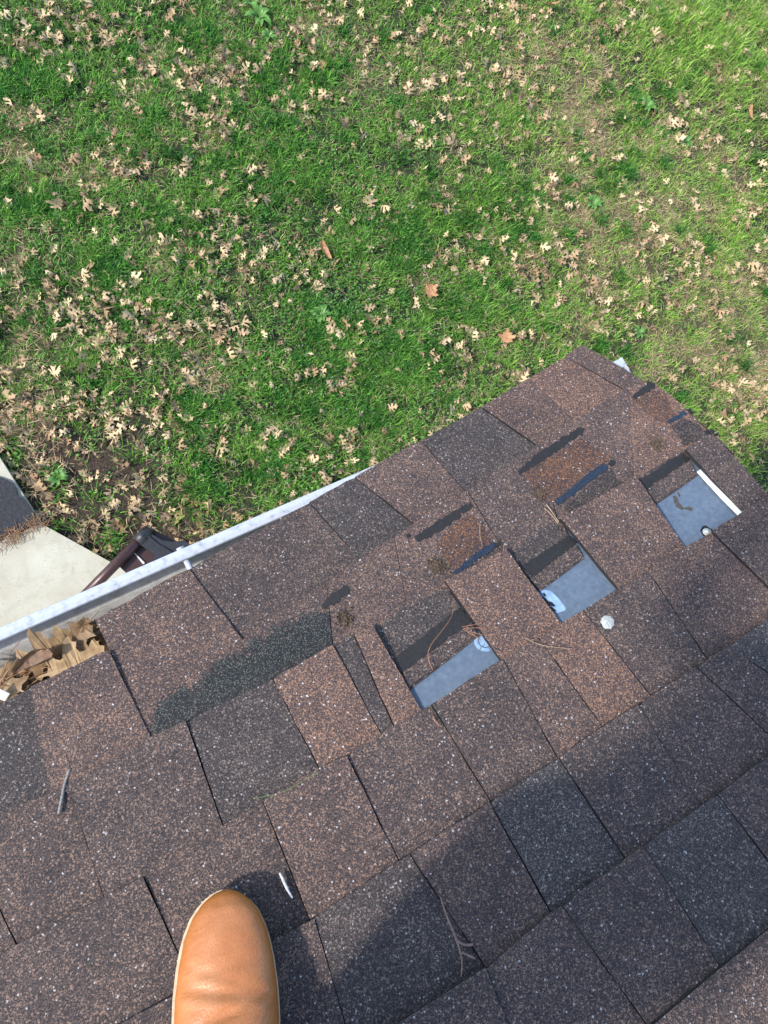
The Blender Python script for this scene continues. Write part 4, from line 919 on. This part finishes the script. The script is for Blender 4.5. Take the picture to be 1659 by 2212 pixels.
for k_, (pts, lb) in enumerate([([(998, 1354), (1020, 1350), (1042, 1346)], 'uppermost of the short rust needles at the left hole'), ([(1001, 1358), (1025, 1356), (1052, 1357)], 'straight rust needle second in the bundle at the left hole'), ([(1003, 1362), (1020, 1366), (1044, 1372)], 'lower rust needle in the bundle at the left hole'), ([(1010, 1366), (1024, 1372), (1040, 1384)], 'lowest rust needle pointing at the round printed mark')]):
    on_roof('pine_needle', [(pts, .0009, .003 + .001 * k_)], M_NEEDLE, lb, 'pine needle', 5, NG_)
on_roof('pine_needle', [([(935, 1547), (938, 1557), (949, 1568)], [.0013, .0014, .0009], .001)], M_NEEDLE, 'short rust needle just below the left hole', 'pine needle', 5, NG_)
on_roof('pine_needle', [([(1133, 1377), (1155, 1389), (1180, 1396), (1236, 1402)], .0008, .003)], M_NEEDLET, 'tan needle pair between the left hole and the white lichen spot', 'pine needle', 5, NG_)
on_roof('pine_needle', [([(1037, 1130), (1036, 1155), (1042, 1180)], [.0008, .0008, .0006], .003)], M_NEEDLET, 'thin tan needle upright above the middle blue-black strip', 'pine needle', 5, NG_)
on_roof('straw_stem', [([(1180, 1090), (1190, 1102), (1207, 1128)], [.0011, .0010, .0008], .003), ([(1176, 1098), (1188, 1108), (1206, 1131)], .0008, .002)], M_NEEDLET, 'pale straw stems at the top corner of the tab between two holes', 'straw')
# clumps of grit and moss caught at the torn laminates
def clump_at(x, y, rr, label, n=90, seed=1, sx=1.0):
    r = random.Random(seed); parts = []
    for i in range(n):
        a = r.uniform(0, 6.28); d = rr * abs(r.gauss(0, .5)); pc_ = P(x, y, .006) + np.array([math.cos(a) * d * sx, math.sin(a) * d, 0]); pc_[2] = surf_h(pc_[0], pc_[1]) + r.uniform(.0008, .003); c = W(pc_); s = r.uniform(.0007, .0022)
        if r.random() < .3:
            b = r.uniform(0, 6.28); e_ = np.array([math.cos(b), math.sin(b), .1]) * r.uniform(.003, .009); parts.append(tube_vf([c - e_, c, c + e_], .0005, 3))
        else: parts.append(box_vf(c, (s * 2, s * 1.4, s), np.array(Euler((r.random() * 3, r.random() * 3, r.random() * 3)).to_matrix())))
    V, F = join_vf(parts); o = obj('debris_clump', V, F, M_MOSS); rebase(o, W(P(x, y, .004))); o['kind'] = 'stuff'; tag(o, label, 'debris', 'grit and moss clumps at the torn laminates'); return o
clump_at(945, 1222, .016, 'brown moss and grit clump left of the middle blue-black strip', 170, 1)
clump_at(1165, 1068, .012, 'small moss clump left of the long blue-black strip', 110, 2)
clump_at(745, 1335, .018, 'faint mossy grit beside the dark algae stain', 90, 3)
clump_at(1420, 960, .014, 'mossy grit at the right hand torn laminate', 80, 4)
# white spots and the cap nail
def blob_thing(name, x, y, r_, n_, m, label, cat, sy=1.0, h=.0016, z=.010):
    r = random.Random(int(x)); c = P(x, y, z); c = P(x, y, surf_h(c[0], c[1]) + z); V = [c + [0, 0, h]]; k = 18
    for ring_ in (.6, 1.0):
        for i in range(k):
            a = 6.283 * i / k; q = r_ * ring_ * (1 + r.uniform(-.10, .10)); V.append(c + np.array([math.cos(a) * q, math.sin(a) * q * sy, h * .9 if ring_ < 1 else -.0015]))
    F = [(0, 1 + i, 1 + (i + 1) % k) for i in range(k)] + [(1 + i, 1 + k + i, 1 + k + (i + 1) % k, 1 + (i + 1) % k) for i in range(k)]
    V = [W(v_) for v_ in V]; o = obj(name, V, F, m, smooth=True); rebase(o, W(c)); return tag(o, label, cat)
blob_thing('lichen_spot', 1312, 1342, .0112, 1, M_LICHEN, 'round white lichen spot on the shingles below the middle hole', 'lichen', z=.0016)
blob_thing('lichen_spot', 1360, 842, .0062, 1, M_LICHEN, 'small white spot near the roof corner above the tar strip', 'lichen', z=.0026)
nl = empty('cap_nail', W(P(1527, 1150, -.002)), 'white plastic cap nail in the underlayment of the right hole', 'nail')
nb = W(P(1527, 1150, -.002)); nrm = M @ np.array([0, 0, 1.])
obj('cap', *tube_vf([nrm * .0002, nrm * .0022], [.0075, .0066], 18), M_LICHEN, nl, True)
obj('nail_head', *tube_vf([nrm * .0022, nrm * .0034], .0028, 12), M_GUT, nl, True)
tb_ = [W(P(1526, 1148, -.002) + np.array([math.cos(a) * .0098 * (1 + .15 * math.sin(5 * a)), math.sin(a) * .0098 * (1 + .12 * math.cos(3 * a)), .0006])) - nb for a in np.linspace(0, 6.283, 20)[:-1]]
obj('tar_ring', tb_ + [t_ - nrm * .001 for t_ in tb_], [tuple(range(19))] + [(i, (i + 1) % 19, 19 + (i + 1) % 19, 19 + i) for i in range(19)], M_BLACK, nl)

# ------------------------------------------------------------------ the person standing on the roof: one boot in view, the rest throws the shadow
def leather():
    m, nt, b = mat('tan_leather'); tc = N(nt, 'ShaderNodeTexCoord')
    vo = N(nt, 'ShaderNodeTexVoronoi'); vo.inputs['Scale'].default_value = 420; L(nt, tc.outputs['Object'], vo.inputs['Vector'])
    nz = N(nt, 'ShaderNodeTexNoise'); nz.inputs['Scale'].default_value = 22; nz.inputs['Detail'].default_value = 6; L(nt, tc.outputs['Object'], nz.inputs['Vector'])
    r = ramp(nt, [(.30, (.42, .145, .045)), (.52, (.50, .19, .068)), (.72, (.56, .25, .11))]); L(nt, nz.outputs['Fac'], r.inputs[0])
    at = N(nt, 'ShaderNodeAttribute', attribute_name='edge')
    col = mixc(nt, at.outputs['Fac'], r.outputs[0], (.40, .13, .018))
    n2 = N(nt, 'ShaderNodeTexNoise'); n2.inputs['Scale'].default_value = 160; n2.inputs['Detail'].default_value = 6; n2.inputs['Roughness'].default_value = .8; L(nt, tc.outputs['Object'], n2.inputs['Vector'])
    k = ramp(nt, [(.66, (0, 0, 0)), (.74, (1, 1, 1))]); L(nt, n2.outputs['Fac'], k.inputs[0])
    col = mixc(nt, math_n(nt, 'MULTIPLY', k.outputs[0], .35), col, (.62, .38, .22))
    L(nt, col, b.inputs['Base Color']); b.inputs['Roughness'].default_value = .46
    bp = N(nt, 'ShaderNodeBump'); bp.inputs['Strength'].default_value = .35; bp.inputs['Distance'].default_value = .0006
    L(nt, vo.outputs['Distance'], bp.inputs['Height'])
    n3 = N(nt, 'ShaderNodeTexNoise'); n3.inputs['Scale'].default_value = 55; n3.inputs['Detail'].default_value = 3; n3.inputs['Distortion'].default_value = 1.2
    mp = N(nt, 'ShaderNodeMapping'); mp.inputs['Scale'].default_value = (.5, 2.2, 1); L(nt, tc.outputs['Object'], mp.inputs[0]); L(nt, mp.outputs[0], n3.inputs['Vector'])
    b2 = N(nt, 'ShaderNodeBump'); b2.inputs['Strength'].default_value = .5; b2.inputs['Distance'].default_value = .0022; L(nt, n3.outputs['Fac'], b2.inputs['Height']); L(nt, bp.outputs[0], b2.inputs['Normal'])
    L(nt, b2.outputs[0], b.inputs['Normal']); return m
M_LEATHER = leather(); M_WELT = simple('cream_welt', (.62, .50, .34), .6, scale=120, bump=.2, col2=(.50, .38, .24)); M_SOLE = simple('dark_rubber_sole', (.10, .065, .045), .7, scale=80)
M_JEANS = simple('dark_denim', (.035, .05, .09), .85, scale=300, bump=.4); M_JACKET = simple('grey_jacket', (.10, .10, .11), .85, scale=80, bump=.4); M_SKIN = simple('skin', (.50, .30, .21), .5, scale=60, col2=(.44, .25, .17)); M_HAIR = simple('brown_hair', (.05, .03, .02), .6, scale=200, bump=.6)
toe = P(487, 1924, .020); back = P(484, 2212, .045)
ax = (back - toe); ax[2] = 0; ax /= np.linalg.norm(ax); sx = np.array([-ax[1], ax[0], 0])      # sx: across the boot
BN = .0105
def hw(t): return np.interp(t, [0, .004, .012, .025, .045, .07, .10, .13, .17, .21, .26, .295, .305], [.004, .0165, .0275, .0385, .0475, .0530, .0565, .0570, .0520, .0430, .0385, .0300, .012])
def ht(t): return np.interp(t, [0, .006, .02, .045, .08, .12, .16, .20, .26, .305], [.026, .034, .044, .052, .058, .068, .088, .112, .118, .085])
def boot(toe_p, ax, sx, parent, base):
    V = []; F = []; E = []; ts = np.r_[np.linspace(0, .03, 10)[:-1], np.linspace(.03, .305, 74)]; K = 33
    for t in ts:
        for k in range(K):
            a = math.pi * k / (K - 1); c, s_ = math.cos(a), math.sin(a); am_ = 1.25
            sup = (abs(c) ** .85) * (1 if c > 0 else -1); w_ = hw(t) * .965 * (1 - .10 * s_ ** 3); lean = .0016 + .003 * s_
            z = .022 + (ht(t) - .022) * (s_ ** .72 if s_ > 0 else 0)
            # creases across the vamp
            for (t0, sl, am, wd) in ((.098, .20, .0026, .0055), (.118, -.38, .0034, .006), (.134, .12, .0026, .006), (.086, .42, .0012, .004), (.150, -.2, .003, .007), (.076, -.15, .0008, .004)):
                z -= am_ * am * math.exp(-((t - t0 - sl * c * .05) / wd) ** 2) * s_ * (1 - .3 * abs(c))
                z += am_ * am * .6 * math.exp(-((t - t0 - wd * 1.7 - sl * c * .05) / wd) ** 2) * s_
            q = toe_p + ax * t + sx * (sup * w_ + lean); V.append(W((q[0], q[1], BN + z)) - base)
            E.append(min(1, max(0, (1 - s_) * 1.3 + math.exp(-(t / .014) ** 2) * .9 - .35)))
    for i in range(len(ts) - 1):
        for k in range(K - 1): a = i * K + k; F.append((a, a + 1, a + K + 1, a + K))
    F.append(tuple(range(K - 1, -1, -1))); F.append(tuple((len(ts) - 1) * K + k for k in range(K)))
    o = fix_normals(obj('boot', V, F, M_LEATHER, parent, True)); at = o.data.attributes.new('edge', 'FLOAT', 'POINT'); at.data.foreach_set('value', E)
    for nm, ex, z0_, z1_, m in (('welt', .0004, .017, .0225, M_WELT), ('sole', -.0002, 0, .0168, M_SOLE)):
        out = []
        for sgn in (1, -1):
            lst = [toe_p + ax * (t - ex * (1 if t < .02 else 0)) + sx * sgn * (hw(t) + ex) for t in np.r_[0, .003, .008, .015, .025, np.linspace(.04, .305, 24)]]
            out.append(lst)
        ring_ = out[0] + out[1][::-1]; V2 = [W((p[0], p[1], BN + z1_)) - base for p in ring_] + [W((p[0], p[1], BN + z0_)) - base for p in ring_]; n_ = len(ring_)
        F2 = [tuple(range(n_)), tuple(range(2 * n_ - 1, n_ - 1, -1))] + [(i, i + n_, (i + 1) % n_ + n_, (i + 1) % n_) for i in range(n_)]
        fix_normals(obj(nm, V2, F2, m, o))
    return o
person_b = W(toe + ax * .25); person = empty('person', person_b, 'person standing on the shingles in a tan leather boot, only the toe in view', 'person')
boot(toe, ax, sx, person, person_b)
UPR = np.array([0, SP, CP])
toe2 = toe + np.array([.36, .30, 0])
boot(toe2, ax, sx, person, person_b)
ank1 = toe + ax * .235; ank1[2] = .115; ank2 = toe2 + ax * .235; ank2[2] = .115
hipc = np.array([.38, .25, .60]); side = sx          # crouched, knees forward
side = side if np.dot(toe - toe2, side) > 0 else -side
hip1 = hipc + side * .10; hip2 = hipc - side * .10
knee1 = np.array([.175, .075, .42]); knee2 = np.array([.43, .19, .45])
chest = np.array([.30, .26, .98]); neck = np.array([.24, .22, 1.14]); head = np.array([.18, .18, 1.27])
side = sx
camr = np.array([0, 0, CAM_N])
bk = R @ np.array([0, 0, 1.]); rt = R @ np.array([1., 0, 0]); upc = R @ np.array([0, 1., 0])
hand1 = camr + bk * .035 + rt * .075 - upc * .02; hand2 = camr + bk * .035 - rt * .075 - upc * .02
sgn1 = 1 if np.dot(rt, side) > 0 else -1
sh1 = chest + UPR * .10 + side * sgn1 * .19; sh2 = chest + UPR * .10 - side * sgn1 * .19
el1 = (sh1 + hand1) / 2 - UPR * .13 + side * sgn1 * .07 + ax * .04; el2 = (sh2 + hand2) / 2 - UPR * .13 - side * sgn1 * .07 + ax * .04; el1[1] -= .03; el2[1] -= .03
J = dict(hip=(hipc, .145), chest=(chest, .165), neck=(neck, .055), head=(head, .085), crown=(head + UPR * .09 - ax * .01, .075), hip1=(hip1, .10), knee1=(knee1, .074), ank1=(ank1, .045), hip2=(hip2, .10), knee2=(knee2, .070), ank2=(ank2, .045),
         sh1=(sh1, .062), el1=(el1, .042), ha1=(hand1, .028), sh2=(sh2, .062), el2=(el2, .042), ha2=(hand2, .028), waist=(hipc * .55 + chest * .45, .135))
EG = [('hip', 'waist'), ('waist', 'chest'), ('chest', 'neck'), ('neck', 'head'), ('head', 'crown'), ('hip', 'hip1'), ('hip1', 'knee1'), ('knee1', 'ank1'), ('hip', 'hip2'), ('hip2', 'knee2'), ('knee2', 'ank2'), ('chest', 'sh1'), ('sh1', 'el1'), ('el1', 'ha1'), ('chest', 'sh2'), ('sh2', 'el2'), ('el2', 'ha2')]
def fingers(hand, inward):
    out = []
    for i in range(4): b0 = hand + upc * (.026 - .017 * i) + bk * .004; out.append(([b0, b0 + inward * .030 - bk * .012, b0 + inward * .052 - bk * .018], .0085))
    b0 = hand - upc * .01 + bk * .012; out.append(([b0, b0 + inward * .03 + bk * .010, b0 + inward * .055 + bk * .004], .0095)); return out
names = list(J); vid = {n_: i for i, n_ in enumerate(names)}
pv = [W(J[n_][0]) - person_b for n_ in names]; pr = [J[n_][1] for n_ in names]; pe = [(vid[a], vid[b_]) for a, b_ in EG]
for hk, hand, inward in (('ha1', hand1, -rt), ('ha2', hand2, rt)):
    for pts, rr in fingers(hand, inward):
        prev = vid[hk]
        for j_, q in enumerate(pts): pv.append(W(q) - person_b); pr.append(rr * (1 - .12 * j_)); pe.append((prev, len(pv) - 1)); prev = len(pv) - 1
me = bpy.data.meshes.new('body'); me.from_pydata([tuple(p) for p in pv], pe, []); body = bpy.data.objects.new('body', me); COL.objects.link(body); body.parent = person
sk = body.modifiers.new('skin', 'SKIN'); sk.use_smooth_shade = True
for i, r_ in enumerate(pr): me.skin_vertices[0].data[i].radius = (r_, r_); me.skin_vertices[0].data[i].use_root = (i == 0)
ss = body.modifiers.new('sub', 'SUBSURF'); ss.levels = ss.render_levels = 2
dg = bpy.context.evaluated_depsgraph_get(); me2 = bpy.data.meshes.new_from_object(body.evaluated_get(dg)); body.modifiers.clear(); body.data = me2
for m_ in (M_SKIN, M_JEANS, M_JACKET, M_HAIR): me2.materials.append(m_)
hz = W(hipc)[2] - person_b[2] + .06; nz_ = W(neck)[2] - person_b[2] - .02
hl = [W(h_) - person_b for h_ in (hand1, hand2)]
for p_ in me2.polygons:
    c = np.array(p_.center); z = c[2]; near = min(np.linalg.norm(c - h_) for h_ in hl)
    p_.material_index = 0 if near < .10 else 1 if z < hz else 2 if z < nz_ else 0
    p_.use_smooth = True
hd = W(head + UPR * .05 + ax * .02) - person_b
bm = bmesh.new(); bmesh.ops.create_uvsphere(bm, u_segments=20, v_segments=14, radius=.112)
for v_ in bm.verts: v_.co = Vector(v_.co) * (1 + .03 * math.sin(v_.co.x * 60) * math.sin(v_.co.y * 50)); v_.co.z = max(v_.co.z, -.04)
hm = bpy.data.meshes.new('hair'); bm.to_mesh(hm); bm.free(); hm.materials.append(M_HAIR); ho = bpy.data.objects.new('hair', hm); COL.objects.link(ho); ho.parent = person; ho.location = tuple(hd)
fwd = M @ (-ax)
nose = W(head - ax * .095 - UPR * .0) - person_b
obj('nose', *tube_vf([nose + [0, 0, .02], nose + fwd * .012 - np.array([0, 0, .012])], [.006, .012], 8), M_SKIN, person, True)
# the phone that takes the picture, held behind the lens
ph = empty('phone', W(camr + bk * .008), 'dark phone held in both hands above the roof', 'phone')
pc = W(camr + bk * .008); RM = M @ np.stack([rt, upc, bk], 1)
obj('phone_body', *box_vf(RM @ np.array([-.0, -.045, .0]), (.072, .146, .008), RM), M_PLAS, ph)
obj('phone_screen', *box_vf(RM @ np.array([-.0, -.045, .0045]), (.066, .138, .0006), RM), M_BLACK, ph)
print('blades', NG, 'rest leaves', NREST, 'ind', nind, 'ntab', len([o for o in bpy.data.objects if o.name.startswith('shingle')]))
